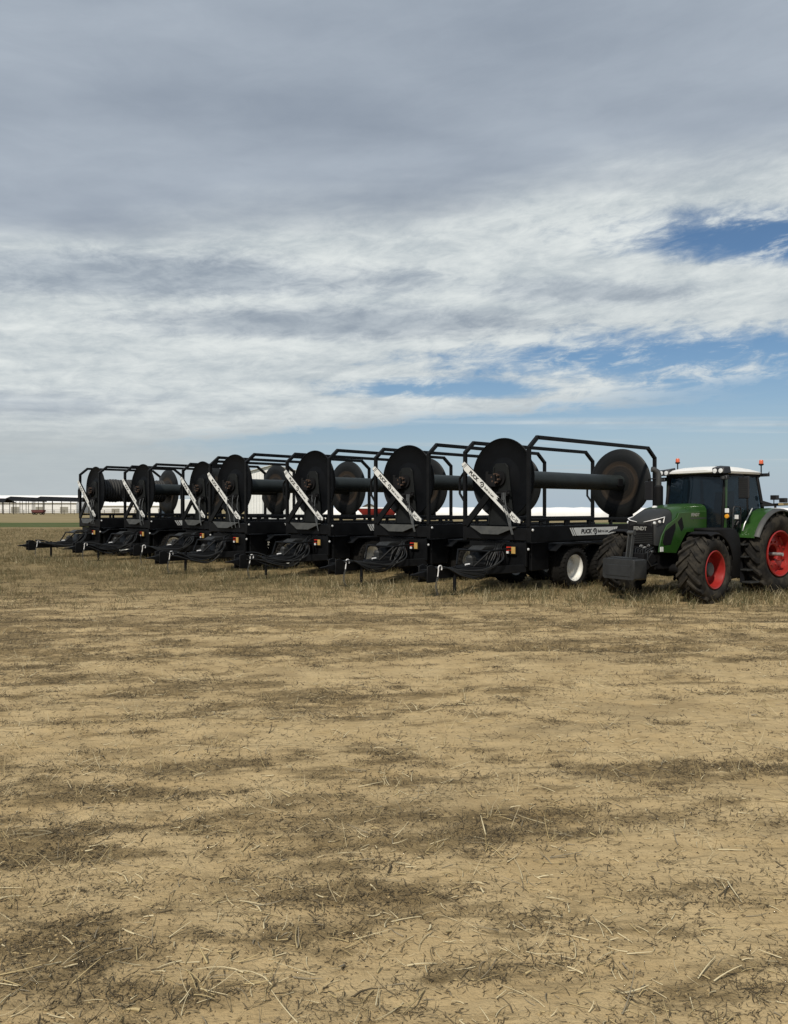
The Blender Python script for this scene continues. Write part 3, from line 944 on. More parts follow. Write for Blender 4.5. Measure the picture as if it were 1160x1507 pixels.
    hi.loft([[(-3.0, -.10, .48), (-3.0, .10, .48), (-3.0, .10, .64), (-3.0, -.10, .64)], [(-3.22, -.05, .53), (-3.22, .05, .53), (-3.22, .05, .60), (-3.22, -.05, .60)],
             [(-3.42, -.03, .55), (-3.42, .03, .55), (-3.42, .03, .58), (-3.42, -.03, .58)]])
    hi.build('hitch', 'black_paint', to, .006)
    jk = MB(); jk.tube([(-2.1, -.19, .10), (-2.1, -.19, .72)], .045, 10); jk.tube([(-2.1, -.19, .02), (-2.1, -.19, .10)], .032, 8); jk.box(-2.2, -2.0, -.27, -.11, .004, .03)
    jk.build('jack', 'black_paint', to)
    hk = MB(); pts = []
    for k in range(11):
        a = R(-40 + k * 25); pts.append((-2.62 + .06 * math.cos(a), -.20, .70 + .07 * math.sin(a)))
    pts.append((-2.70, -.20, .50)); hk.tube(pts, .016, 6); hk.build('safety_hook', 'white_plastic', to)
    ch = MB()
    for k in range(9):
        f_ = k / 8; px_, pz_ = -2.70 - .06 * math.sin(f_ * 3), .48 - .40 * f_
        rr_ = []
        for j in range(9):
            a = j * math.pi / 4
            o1, o2 = .022 * math.cos(a), .036 * math.sin(a)
            rr_.append((px_ + (o1 if k % 2 else 0), -.20 + (0 if k % 2 else o1), pz_ + o2))
        ch.tube(rr_, .007, 5, False)
    ch.build('safety_chain', 'braid_grey', to)
    # --- open guard frame over the drawbar with a pump box in it
    gf = MB()
    for y_ in (-.56, .56):
        gf.tube([(-1.52, y_ * .55, .70), (-1.20, y_, 1.08), (-.30, y_, 1.13)], .028, 8)
    gf.tube([(-1.20, -.56, 1.08), (-1.20, .56, 1.08)], .026, 8)
    go = gf.build('guard_frame', 'black_paint', T)
    hz_ = MB(); hz_.prism([(-1.0, .705), (-.86, 1.0), (-.34, 1.02), (-.34, .705)], 'y', -.20, .46)
    ho = hz_.build('pump_box', 'black_paint', T, .012)
    pl = MB(); pl.prism([(-1.16, 1.10), (-.98, 1.19), (-.60, 1.19), (-.50, 1.13)], 'y', -.22, .26); pl.build('lid', 'dark_grey', ho, .01)
    pm = MB(); pm.lathe([(0, .0005), (0, .10), (.16, .12), (.22, .06), (.22, .0005)], (-1.10, .10, .84), 'x', 14, -1); pm.build('filter_canister', 'dark_grey', ho)
    vb = MB(); vb.box(-1.42, -1.15, -.16, .14, .70, .80); vb.box(-1.36, -1.2, -.1, .08, .80, .90); vb.build('valve_block', 'dark_grey', ho, .008)
    fd = MB(); fd.tube([(-1.62, -.10, .735), (-1.48, -.12, .745)], .022, 8); fd.build('fitting', 'white_plastic', ho)
    # --- hydraulic hoses drooping along the tongue
    for k in range(7):
        y0 = .02 - .055 * k; e = (k - 3) * .03 + rnd.uniform(-.03, .03); dr_ = rnd.uniform(-.08, .06)
        pts = []
        P = [Vector((-.30, y0, 1.24)), Vector((-.62, y0 - .20 + e, 1.16)), Vector((-.92, y0 - .38 - e, .86 + dr_)), Vector((-1.35, -.50 - e, .52 + e * 1.3 + dr_)), Vector((-1.9, -.34, .54 + e)), Vector((-2.40, -.17 + e * .5, .71)), Vector((-2.75, -.10 + e, .72))]
        P = [P[0]] + P + [P[-1]]
        for i in range(1, len(P) - 2):
            for q in range(5):
                u = q / 5
                pts.append(.5 * ((2 * P[i]) + (-P[i - 1] + P[i + 1]) * u + (2 * P[i - 1] - 5 * P[i] + 4 * P[i + 1] - P[i + 2]) * u * u + (-P[i - 1] + 3 * P[i] - 3 * P[i + 1] + P[i + 2]) * u ** 3))
        pts.append(P[-2])
        q = MB(); q.tube(pts, .014 if k % 2 else .018, 6); q.build('hydraulic_hose', 'hose_rubber', T)
    for k in range(3):
        q = MB(); e = .05 * k
        q.tube([(-.30, -.20 - e, 2.60), (-.36, -.24 - e, 2.45), (-.45, -.36 - e, 2.2), (-.46, -.50 - e, 1.95), (-.52, -.62 - e * .6, 1.74), (-.50, -.70 - e * .4, 1.50)], .013, 7)
        q.build('steel_braided_hose', 'braid_grey', T)
    # --- lamps on the front
    lb = MB(); lb.box(-.36, -.30, -.72, -.40, .96, 1.18); lo = lb.build('marker_lamp', 'black_matte', T)
    q = MB(); q.box(-.40, -.36, -.71, -.59, .99, 1.17); q.build('lens', 'lens_yellow', lo, .006)
    q = MB(); q.box(-.40, -.36, -.58, -.42, 1.06, 1.17); q.build('lens', 'lens_red', lo, .006)
    q = MB(); q.box(-.40, -.36, -.49, -.42, .985, 1.05); q.build('lens', 'lens_clear', lo, .006)
    for z_ in (1.62, 1.12):
        q = MB(); q.lathe([(0, .0005), (0, .035), (.02, .03), (.028, .0005)], (-.28, -1.204 if z_ > 1.3 else -1.06, z_), 'y', 10, -1); q.build('side_lamp', 'lens_clear', T)
    # --- wheels and mudguards
    for s in (-1, 1):
        for ax_ in (ax1, ax2):
            wb = rib_tyre_mb(.575, .56, .345, (ax_, s * 1.02, .565)); wo_ = wb.build('wheel', 'rubber', T)
            q = MB(); y0 = s * 1.02
            q.lathe([(.215, .345), (.225, .365), (.205, .335), (.16, .315), (.05, .30), (.02, .27), (.05, .20), (.07, .12), (.12, .11), (.13, .08), (.13, .0005)], (ax_, y0, .565), 'y', 28, s)
            q.lathe([(-.215, .345), (-.1, .30), (.02, .27)], (ax_, y0, .565), 'y', 28, s)
            for j in range(8):
                a = j * math.pi / 4; q.disc((ax_ + .155 * math.cos(a), y0 + s * .07, .565 + .155 * math.sin(a)), .018, 'y', .03, 6)
            q.build('rim', 'rim_white', wo_)
        mg = MB(); yi, yo = (s * .72, s * 1.32)
        m0, m1 = ax1 - .97, ax2 + .97
        prof = [(m0, 1.06), (m0 + .28, 1.235), (m1 - .28, 1.235), (m1, 1.06), (m1 - .03, 1.04), (m1 - .30, 1.205), (m0 + .30, 1.205), (m0 + .03, 1.04)]
        mg.prism(prof, 'y', min(yi, yo), max(yi, yo)); mg.build('mudguard', 'black_paint', T, .006)
    return T


NEAR = [  # (x, y of the hoop's front near top corner, heading of the long axis from +Y, kind)
    (3.726, 19.25, 49.2, 0), (1.245, 21.60, 46.0, 1), (-1.806, 23.68, 46.0, 1), (-4.807, 25.48, 44.5, 1), (-7.00, 29.35, 47.5, 2), (-10.04, 31.30, 45.0, 2), (-12.91, 33.27, 46.5, 2)]
KINDS = [(5.40, 1.49, 2.97), (5.05, 1.40, 2.86), (3.25, .72, 2.04)]
LABELS = [
    'nearest hose reel trailer, beside the tractor, its white side sign in full view',
    'black hose reel trailer next behind the one beside the tractor, second from the right',
    'black hose reel trailer third from the tractor, red cart showing behind it',
    'middle black hose reel trailer of the seven, white shed rising behind its empty drum',
    'black hose reel trailer just left of the middle one, its drum hidden by it',
    'second trailer from the far left end, black with an empty bare drum',
    'leftmost hose reel trailer, drum wound with black hose, tongue fully in view']
protos = {}
for i, (x, y, hd, kd) in enumerate(NEAR):
    if kd not in protos:
        T = protos[kd] = make_trailer(*KINDS[kd], seed=kd)
    else:
        T = copy_tree(protos[kd])
        for ch in T.children:
            if ch.name.startswith(('hydraulic_hose', 'steel_braided_hose')):
                ch.location = (random.uniform(-.05, .05), random.uniform(-.07, .07), random.uniform(-.05, .03))
                ch.rotation_euler = (random.uniform(-.05, .05), random.uniform(-.04, .04), random.uniform(-.04, .04))
    RL = KINDS[kd][0]
    rz = R(90 - hd)
    T.rotation_euler = (0, 0, rz)
    # local (0,-HW) is the near top corner
    T.location = (x - math.sin(rz) * HW, y + math.cos(rz) * HW, 0)
    tag(T, LABELS[i], 'trailer', 'hose reel trailers parked side by side')
    if i == 6:
        cl = MB()
        nn_ = 24
        prof = []
        for k in range(nn_):
            x0 = .16 + k * ((RL - .2) / nn_); dd = (RL - .2) / nn_
            rr_ = .47 + (.02 if (k // 3) % 2 else 0)
            for q in range(5):
                a = math.pi * q / 4
                prof.append((x0 + dd * .5 - dd * .5 * math.cos(a), rr_ + dd * .42 * math.sin(a)))
        cl.lathe([(.14, .25)] + prof + [(RL, .25)], (0, 0, AX), 'x', 36)
        dr = [c_ for c_ in T.children if c_.name.startswith('reel_drum')][0]
        cl.build('wound_hose', 'hose_coil', dr, 0, 80)


# ------------------------------------------------------------------ tractor
TH = R(33)
TR = empty('tractor', (9.03, 19.79, 0), math.pi + TH)
tag(TR, 'green tractor with white cab roof, red wheel rims and grey front weight', 'tractor')
# local: x forward, y left, z up, origin under the rear axle. The left side faces the camera.

# --- wheels
for s in (1, -1):
    cR = (0, s * 1.02, 1.04)
    wo_ = tyre_mb(1.075, .70, .56, 20, .06, cR, s, .36, .045).build('rear_wheel', 'rubber_dusty', TR)
    q = MB()
    q.lathe([(.25, .56), (.315, .585), (.33, .565), (.315, .545), (.24, .53), (.17, .525), (.12, .52), (.10, .49), (.13, .44), (.13, .24), (.10, .21), (-.20, .20), (-.20, .0005)], cR, 'y', 40, s)
    for j in range(10):
        a = j * math.pi / 5
        q.disc((cR[0] + .30 * math.cos(a), cR[1] + s * .14, cR[2] + .30 * math.sin(a)), .026, 'y', .06, 6)
        q.box(cR[0] + .47 * math.cos(a + .3) - .04, cR[0] + .47 * math.cos(a + .3) + .04, cR[1] + s * .13 - .02, cR[1] + s * .13 + .02, cR[2] + .47 * math.sin(a + .3) - .035, cR[2] + .47 * math.sin(a + .3) + .035)
    ro = q.build('rim', 'rim_red', wo_)
    q = MB(); q.tube([(0, s * .8, 1.02), (0, s * 1.40, 1.02)], .045, 12); q.build('axle_shaft', 'galvanised', wo_)

    # front wheels, steered slightly
    cF = Vector((2.90, s * 1.17, .765))
    st = R(6.0)
    M = Matrix.Translation(cF) @ Matrix.Rotation(st, 4, 'Z')
    tb = tyre_mb(.80, .60, .43, 18, .055, (0, 0, 0), s, .40, .040)
    tb.v = [tuple(M @ Vector(p)) for p in tb.v]
    wo_ = tb.build('front_wheel', 'rubber_dusty', TR)
    q = MB()
    q.lathe([(.215, .43), (.262, .452), (.278, .435), (.262, .412), (.20, .398), (.12, .39), (.05, .383), (.0, .37), (-.04, .345), (-.05, .20), (-.05, .0005)], (0, 0, 0), 'y', 40, s)
    q.v = [tuple(M @ Vector(p)) for p in q.v]
    q.build('rim', 'rim_red', wo_)
    q = MB(); q.lathe([(-.05, .175), (.14, .165), (.16, .14), (.16, .0005)], (0, 0, 0), 'y', 24, s)
    for j in range(8):
        a = j * math.pi / 4; q.disc((.26 * math.cos(a), s * -.04, .26 * math.sin(a)), .02, 'y', .05, 6)
    q.v = [tuple(M @ Vector(p)) for p in q.v]
    q.build('hub_cap', 'grey_plastic', wo_)
    # front mudguard: arched strip
    q = MB(); secs = []
    for k in range(12):
        a = R(166 - k * 8.6)
        rr_ = .88; xx, zz_ = rr_ * math.cos(a), rr_ * math.sin(a)
        ring_ = []
        for yy_, dr_ in ((-.29, -.05), (-.22, 0), (.22, 0), (.30, -.05), (.29, -.07), (.22, -.025), (-.22, -.025), (-.28, -.07)):
            ring_.append(tuple(M @ Vector(((rr_ + dr_) * math.cos(a), yy_ * 1.0, (rr_ + dr_) * math.sin(a)))))
        secs.append(ring_)
    q.loft(secs)
    q.tube([(2.82, s * .40, 1.10), (2.78, s * .78, 1.30), (2.80, s * .98, 1.565)], .03, 8)
    q.build('front_mudguard', 'black_matte', TR)

# --- drive line and axles
q = MB()
q.box(-.55, 1.6, -.34, .34, .62, 1.25); q.box(1.4, 3.55, -.30, .30, .72, 1.35); q.tube([(2.9, -.95, .72), (2.9, .95, .72)], .12, 12)
q.tube([(0, -.80, 1.02), (0, .80, 1.02)], .20, 14); q.box(2.68, 3.12, -.22, .22, .56, .95)
for s in (-1, 1): q.tube([(2.62, s * .1, .86), (2.66, s * .72, .80)], .045, 8); q.beam((2.9, s * .70, .50), (2.9, s * .72, .96), .18, .16, (1, 0, 0))
q.build('drive_line', 'black_matte', TR, .015)

# --- hood: lofted body, green behind, black nose in front
def hood_sec(x, wd, zt, zb, rr_=.12, crown=.025):
    return [(x, wd, zb), (x, wd, zt - rr_), (x, wd - rr_ * .35, zt - rr_ * .35), (x, wd - rr_, zt), (x, wd * .45, zt + crown * .8), (x, 0, zt + crown),
            (x, -wd * .45, zt + crown * .8), (x, -wd + rr_, zt), (x, -wd + rr_ * .35, zt - rr_ * .35), (x, -wd, zt - rr_), (x, -wd, zb)]


q = MB(); q.loft([hood_sec(1.80, .47, 2.28, 1.62), hood_sec(2.2, .47, 2.275, 1.62), hood_sec(2.6, .465, 2.25, 1.62), hood_sec(2.93, .455, 2.21, 1.60), hood_sec(3.12, .452, 2.175, 1.60)])
q.build('hood', 'green_paint', TR, 0, 50)
q = MB(); q.loft([hood_sec(2.90, .440, 2.18, 1.30), hood_sec(3.118, .445, 2.163, 1.30), hood_sec(3.2, .445, 2.145, 1.30), hood_sec(3.42, .435, 2.07, 1.30, .15), hood_sec(3.56, .42, 1.98, 1.30, .11), hood_sec(3.66, .40, 1.88, 1.30, .06, .025), hood_sec(3.685, .385, 1.83, 1.32, .03, .02)])
nose = q.build('nose', 'dark_grey', TR, 0, 50)
# grille mesh bars in front of the nose
q = MB(); q.box(3.66, 3.70, -.36, .36, 1.32, 1.80)
gr = q.build('grille', 'black_matte', nose)
for k in range(6):
    z_ = 1.35 + k * .044
    q = MB(); q.box(3.701, 3.712, -.345, .345, z_, z_ + .02); q.build('grille_bar', 'dark_grey', nose)
vs, fs, wd = text_geo('FENDT', .12, .004, 0, .004, 1.0)
q = MB(); q.add(place(vs, (3.718, -.19, 1.66), (0, .38 / wd, 0), (0, 0, 1), (1, 0, 0)), fs); q.build('lettering', 'badge_grey', nose)
# headlights wrap round the nose corners
for s in (1, -1):
    q = MB()
    q.loft([[(3.705, s * .14, 1.845), (3.705, s * .14, 1.80), (3.69, s * .14, 1.80), (3.69, s * .14, 1.845)],
            [(3.71, s * .30, 1.885), (3.705, s * .32, 1.75), (3.64, s * .30, 1.75), (3.64, s * .30, 1.885)],
            [(3.62, s * .425, 1.92), (3.63, s * .43, 1.77), (3.56, s * .38, 1.78), (3.56, s * .38, 1.92)],
            [(3.42, s * .452, 1.965), (3.46, s * .452, 1.84), (3.42, s * .41, 1.85), (3.42, s * .41, 1.96)]])
    hl = q.build('headlight', 'letter_black', TR, 0, 30)
    q = MB(); q.tube([(3.712, s * .10, 1.855), (3.715, s * .30, 1.893), (3.625, s * .432, 1.93), (3.415, s * .458, 1.975), (3.455, s * .459, 1.84)], [.006, .012, .014, .018, .013], 6); q.build('light_strip', 'white_plastic', hl)
    for cx_, cy_, nx_ in ((3.675, .385, .7), (3.57, .444, 1.0)):
        q = MB(); q.lathe([(-.02, .035), (.012, .036), (.02, .026), (.02, .0005)], (cx_, s * cy_, 1.835 if cx_ > 3.6 else 1.865), 'y', 12, s); q.build('lens', 'lens_clear', hl)
# green side panels with black vents
for s in (1, -1):
    off = lambda p: s * (-.05 * max(0, p[0] - 2.9))
    pl = [(1.81, 1.60), (2.60, 1.60), (2.76, 1.42), (3.00, 1.10), (3.62, 1.14), (3.60, 1.26), (3.52, 1.52), (3.34, 1.78), (2.98, 1.96), (2.90, 2.08), (1.81, 2.12)]
    a0, a1 = (s * .462, s * .492)
    q = MB(); q.prism(pl, 'y', a0, a1, off); sp_ = q.build('side_panel', 'green_paint', TR, .012)
    pl = [(3.44, 1.30), (3.49, 1.38), (3.40, 1.64), (3.04, 1.84), (3.03, 1.70), (3.20, 1.32)]
    q = MB(); q.prism(pl, 'y', s * .47, s * .497, off); q.build('vent', 'black_matte', sp_, .006)
    pl = [(2.93, 1.80), (2.96, 1.86), (2.80, 1.98), (2.72, 1.72), (2.82, 1.62)]
    q = MB(); q.prism(pl, 'y', s * .47, s * .497, off); q.build('vent', 'black_matte', sp_, .006)
    U = Vector((-1, 0, 0)) if s > 0 else Vector((1, 0, 0)); W = Vector((0, s, 0))
    vs, fs, wd = text_geo('FENDT', .105, .002, 0.1, .003, 1.0)
    O3 = Vector((2.44, s * .493, 1.99)) if s > 0 else Vector((1.95, s * .493, 1.99))
    q = MB(); q.add(place(vs, O3, U, (0, 0, 1), W), fs); q.build('lettering', 'badge_grey', sp_)
    q = MB(); q.box(1.84, 2.48, s * .490 - .003, s * .490 + .004, 1.925, 1.955); q.build('trim_strip', 'grey_plastic', sp_)
    q = MB(); q.box(3.48, 3.58, s * .462, s * .482, 1.16, 1.27); q.build('sticker', 'sign_white', sp_)
q = MB(); q.lathe([(0, .07), (.05, .06), (.06, .0005)], (3.05, -.10, 2.19), 'z', 12); q.build('hood_sensor', 'white_plastic', TR)

# --- front linkage, hoses and ballast block
q = MB(); q.box(3.45, 3.98, -.30, .30, .78, 1.12)
for s in (-1, 1): q.prism([(3.5, .95), (4.05, .62), (4.15, .70), (3.7, 1.15)], 'y', s * .30 - .04, s * .30 + .04)
q.box(3.52, 3.66, -.33, .33, 1.12, 1.32); fl_ = q.build('front_linkage', 'black_matte', TR, .012)
for k, (a, z_) in enumerate(((.24, 1.30), (.12, 1.24), (.31, 1.16), (.02, 1.28), (.20, 1.12), (.29, 1.04))):
    q = MB(); q.lathe([(0, .036), (.05, .034), (.05, .022), (.09, .02), (.09, .0005)], (3.66, a, z_), 'x', 10); q.build('coupling', 'chrome' if k % 2 == 0 else 'galvanised', fl_)
for k in range(6):
    q = MB(); e = .07 * k
    q.tube([(3.66, .34 - e, 1.26), (3.86, .33 - e, 1.18 + .02 * (k % 3)), (3.90, .36 - e, .96), (3.80, .38 - e, .82 + .03 * (k % 2)), (3.55, .36 - e * .8, .86)], .016, 6); q.build('hydraulic_hose', 'hose_rubber', fl_)
q = MB()
for s in (-1, 1): q.beam((4.12, s * .055, 1.02), (4.02, s * .055, 1.62), .03, .085, (1, 0, 0))
q.tube([(4.03, -.09, 1.60), (4.03, .09, 1.60)], .055, 12); q.build('top_link', 'grey_plastic', TR)
q = MB()
q.prism([(-.46, .98), (-.40, 1.0), (.40, 1.0), (.46, .98), (.47, .56), (.42, .52), (-.42, .52), (-.47, .56)], 'x', 4.06, 4.50)
q.box(4.50, 4.512, -.36, .36, .60, .86); q.box(4.16, 4.40, -.32, .30, 1.0, 1.03)
q.build('front_weight', 'ballast_grey', TR, .02)

# --- cab
cab = empty('cab'); bpy.data.objects.remove(cab)
q = MB()
zb, zt = 1.45, 3.02
A0, A1 = (1.66, .80), (1.52, .80)          # windscreen foot and head
posts = {}
for s in (1, -1):
    posts[('A', s)] = [(1.60, s * .78, zb), (1.64, s * .82, 2.1), (1.52, s * .80, zt)]
    posts[('B', s)] = [(.68, s * .84, zb), (.66, s * .86, 2.1), (.66, s * .82, zt)]
    posts[('C', s)] = [(-.02, s * .84, 1.9), (.0, s * .86, 2.2), (.16, s * .80, zt)]
for k_, p in posts.items():
    q.tube(p, .045 if k_[0] != 'B' else .03, 8)
q.box(1.40, 1.62, -.80, .80, 1.28, 1.50); q.box(-.1, 1.5, -.82, .82, 1.22, 1.34)
q.prism([(-.1, 1.30), (.7, 1.30), (.55, 1.50), (.1, 2.0), (-.1, 2.0)], 'y', -.80, .80) if False else None
cab = q.build('cab_frame', 'black_matte', TR, .01)
for s in (1, -1):
    q = MB(); q.beam((1.60, s * .85, 1.55), (1.535, s * .84, 2.98), .03, .075, (1, 0, 0)); q.build('pillar_trim', 'green_paint', cab)
    # side door pane and rear quarter pane
    q = MB(); q.loft([[(1.58, s * .80, 1.36), (1.60, s * .835, 2.1), (1.50, s * .805, 2.99), (.70, s * .83, 2.99), (.70, s * .865, 2.1), (.72, s * .84, 1.36)],
                      [(1.58, s * .785, 1.36), (1.60, s * .82, 2.1), (1.50, s * .79, 2.99), (.70, s * .815, 2.99), (.70, s * .85, 2.1), (.72, s * .825, 1.36)]])
    q.build('door_glass', 'tinted_glass', cab)
    q = MB(); q.loft([[(.63, s * .85, 1.75), (.62, s * .865, 2.1), (.62, s * .825, 2.99), (.20, s * .805, 2.99), (.04, s * .86, 2.2), (.06, s * .85, 1.95)],
                      [(.63, s * .835, 1.75), (.62, s * .85, 2.1), (.62, s * .81, 2.99), (.20, s * .79, 2.99), (.04, s * .845, 2.2), (.06, s * .835, 1.95)]])
    q.build('quarter_glass', 'tinted_glass', cab)
q = MB(); secs = []
for k in range(9):
    f_ = -1 + k / 4; bow = .14 * (1 - f_ * f_)
    secs.append([(1.60 + bow * .6, f_ * .76, 1.50), (1.64 + bow, f_ * .78, 2.1), (1.53 + bow, f_ * .76, 2.99), (1.515 + bow, f_ * .76, 2.99), (1.625 + bow, f_ * .78, 2.1), (1.585 + bow * .6, f_ * .76, 1.50)])
q.loft(secs); q.build('windscreen', 'tinted_glass', cab, 0, 60)
q = MB(); q.loft([[(0.02, -.82, 1.95), (0.02, .82, 1.95), (.18, .78, 2.99), (.18, -.78, 2.99)], [(0.035, -.82, 1.95), (0.035, .82, 1.95), (.195, .78, 2.99), (.195, -.78, 2.99)]]); q.build('rear_glass', 'tinted_glass', cab)
# roof: white shell on a dark rim
def roof_sec(x, wd, z0, z1, cr=.03):
    return [(x, wd, z0), (x, wd + .02, z0 + .05), (x, wd - .08, z1 - .03), (x, wd * .55, z1 + cr * .6), (x, 0, z1 + cr), (x, -wd * .55, z1 + cr * .6), (x, -wd + .08, z1 - .03), (x, -wd - .02, z0 + .05), (x, -wd, z0)]
q = MB(); q.loft([roof_sec(-.04, .76, 3.06, 3.10, .01), roof_sec(.06, .85, 3.05, 3.15, .02), roof_sec(.5, .89, 3.05, 3.205, .025), roof_sec(1.0, .90, 3.05, 3.235, .03), roof_sec(1.35, .89, 3.05, 3.225, .025), roof_sec(1.64, .86, 3.06, 3.18, .02), roof_sec(1.78, .76, 3.08, 3.13, .01)])
roof = q.build('roof', 'roof_white', TR, 0, 50)
q = MB(); q.box(.02, 1.66, -.82, .82, 2.97, 3.045); q.build('roof_rim', 'black_matte', roof, .02)
q = MB(); q.lathe([(0, .06), (.03, .05), (.035, .0005)], (.8, .1, 3.25), 'z', 12); q.build('antenna', 'black_matte', roof)
for s in (1, -1):
    q = MB(); q.loft([[(1.50, s * .60, 3.05), (1.50, s * .96, 3.05), (1.50, s * .92, 3.22), (1.50, s * .64, 3.25)], [(1.80, s * .62, 3.03), (1.80, s * .94, 3.03), (1.80, s * .94, 3.18), (1.80, s * .62, 3.18)]])
    wl = q.build('work_light', 'letter_black', roof, .015)
    for yy_ in (.70, .86):
        q = MB(); q.lathe([(0, .058), (.012, .055), (.02, .0005)], (1.80, s * yy_, 3.105), 'x', 14); q.build('lens', 'lens_clear', wl)
    q = MB(); q.loft([[(1.62, s * .80, 2.90), (1.62, s * .98, 2.90), (1.62, s * .98, 3.0), (1.62, s * .80, 3.0)], [(1.74, s * .80, 2.88), (1.74, s * .98, 2.88), (1.74, s * .98, 2.99), (1.74, s * .80, 2.99)]])
    wl = q.build('work_light', 'letter_black', roof, .015)
    q = MB(); q.lathe([(0, .04), (.01, .038), (.015, .0005)], (1.742, s * .89, 2.935), 'x', 12); q.build('lens', 'grey_plastic', wl)
# beacons
for bx_, by_, bz_ in ((1.30, -.72, 3.18), (.06, .86, 3.10)):
    q = MB(); q.tube([(bx_, by_, bz_ - .06), (bx_, by_, bz_ + .20)], .016, 8); q.lathe([(.18, .03), (.20, .062), (.225, .062)], (bx_, by_, bz_), 'z', 14)
    q.box(bx_ - .03, bx_ + .03, by_ - .04, by_ + .04, bz_ - .09, bz_ - .02)
    bo = q.build('beacon_stalk', 'black_matte', roof)
    q = MB(); q.lathe([(.222, .052), (.30, .052), (.325, .040), (.33, .0005)], (bx_, by_, bz_), 'z', 16); q.build('beacon', 'beacon_orange', bo)
q = MB(); q.box(-.06, .06, .62, 1.02, 3.0, 3.08); q.tube([(0, 1.0, 3.03), (0, 1.04, 3.12)], .012, 6); q.build('rear_work_light', 'letter_black', roof, .015)
# mirrors
q = MB(); q.tube([(1.52, .84, 2.98), (1.40, 1.18, 3.0), (1.38, 1.20, 2.9)], .016, 8); ma = q.build('mirror_arm', 'black_matte', TR)
q = MB(); q.box(1.35, 1.40, 1.06, 1.34, 2.42, 2.96); mi = q.build('mirror', 'letter_black', ma, .02)
for k in range(9):
    q = MB(); z_ = 2.47 + k * .052; q.box(1.40, 1.412, 1.10, 1.30, z_, z_ + .022); q.build('fin', 'dark_grey', mi)
q = MB(); q.tube([(1.52, -.84, 2.96), (1.66, -1.35, 2.98), (1.64, -1.38, 2.90)], .022, 8); ma = q.build('mirror_arm', 'black_matte', TR)
q = MB(); q.box(1.61, 1.67, -1.50, -1.24, 2.40, 2.92); q.build('mirror', 'letter_black', ma, .02)
# exhaust
q = MB(); q.lathe([(2.02, .095), (2.06, .11), (2.74, .11), (2.78, .08)], (2.08, -.72, 0), 'z', 18); eo = q.build('exhaust_stack', 'black_matte', TR)
q = MB(); q.tube([(2.08, -.72, 2.76), (2.08, -.72, 3.05), (2.10, -.74, 3.13), (2.17, -.80, 3.19), (2.22, -.84, 3.20)], .07, 14, False); q.build('exhaust_pipe', 'grey_plastic', eo)
q = MB(); q.beam((2.08, -.70, 2.1), (2.08, -.40, 2.1), .08, .06); q.build('exhaust_bracket', 'black_matte', eo)
# interior
q = MB(); q.prism([(.30, 1.75), (.82, 1.75), (.84, 1.88), (.46, 1.90), (.36, 2.62), (.24, 2.62)], 'y', -.26, .26); q.box(.4, .7, -.2, .2, 1.34, 1.76); q.build('driver_seat', 'seat_fabric', TR, .03)
q = MB(); q.tube([(1.42, 0, 1.36), (1.22, 0, 2.02)], .05, 8)
rr_ = [(1.22 + .19 * math.cos(R(k * 20)) * .9, .19 * math.sin(R(k * 20)), 2.04 + .06 * math.cos(R(k * 20))) for k in range(19)]
q.tube(rr_, .016, 6, False); q.build('steering_column', 'letter_black', TR)

# --- rear mudguards
for s in (1, -1):
    q = MB(); secs = []
    for k in range(15):
        a = R(172 - k * 9.6) if True else 0
        a = R(22 + k * 9.6)
        rr_ = 1.16; ca, sa = math.cos(a), math.sin(a)
        secs.append([(rr_ * ca, s * .62, 1.02 + rr_ * sa), ((rr_ + .012) * ca, s * .95, 1.02 + (rr_ + .012) * sa), (rr_ * ca, s * 1.28, 1.02 + rr_ * sa),
                     ((rr_ - .03) * ca, s * 1.28, 1.02 + (rr_ - .03) * sa), ((rr_ - .03) * ca, s * .62, 1.02 + (rr_ - .03) * sa)])
    q.loft(secs); fo = q.build('rear_mudguard', 'green_paint', TR, 0, 40)
    q = MB(); secs = []
    for k in range(16):
        a = R(24 + k * 9.0); ca, sa = math.cos(a), math.sin(a)
        secs.append([(1.165 * ca, s * 1.275, 1.02 + 1.165 * sa), (1.155 * ca, s * 1.35, 1.02 + 1.155 * sa), (1.115 * ca, s * 1.39, 1.02 + 1.115 * sa), (1.095 * ca, s * 1.385, 1.02 + 1.095 * sa), (1.125 * ca, s * 1.275, 1.02 + 1.125 * sa)])
    q.loft(secs); q.build('rubber_edge', 'grey_plastic', fo, 0, 40)
    # inner wall up to the cab
    pl = [(1.07, 1.46)] + [(1.15 * math.cos(R(a)), 1.02 + 1.15 * math.sin(R(a))) for a in range(24, 111, 8)] + [(-.35, 1.5), (.2, 1.3)]
    q = MB(); q.prism(pl, 'y', s * .60, s * .635); q.build('inner_wall', 'green_paint', fo)
    # grab handle
    q = MB(); q.tube([(1.02, s * .95, 1.62), (.98, s * .98, 1.8), (.62, s * .96, 2.18)], .017, 8); q.build('grab_rail', 'galvanised', TR)
# --- tank, steps on the left; battery box on the right
for s in (1, -1):
    pl = [(1.30, .48), (1.27, 1.30), (1.32, 1.52), (1.46, 1.66), (1.72, 1.71), (2.45, 1.70), (2.40, 1.62), (2.18, 1.50), (2.06, 1.30), (2.03, .62), (1.85, .44)]
    q = MB(); q.prism(pl, 'y', s * .52, s * 1.08); q.build('fuel_tank' if s > 0 else 'tool_box', 'black_matte', TR, .04, 50)
    q = MB()
    for x0 in (.86, 1.20): q.beam((x0, s * 1.06, .36), (x0 - .02, s * .92, 1.36), .03, .16, (1, 0, 0))
    so = q.build('step_frame', 'black_matte', TR)
    for z_, yy_ in ((.34, 1.18), (.64, 1.10), (.96, 1.04), (1.26, .98)):
        q = MB(); q.box(.84, 1.24, s * yy_ - .14, s * yy_ + .12, z_, z_ + .045); q.build('step', 'dark_grey', so, .01)
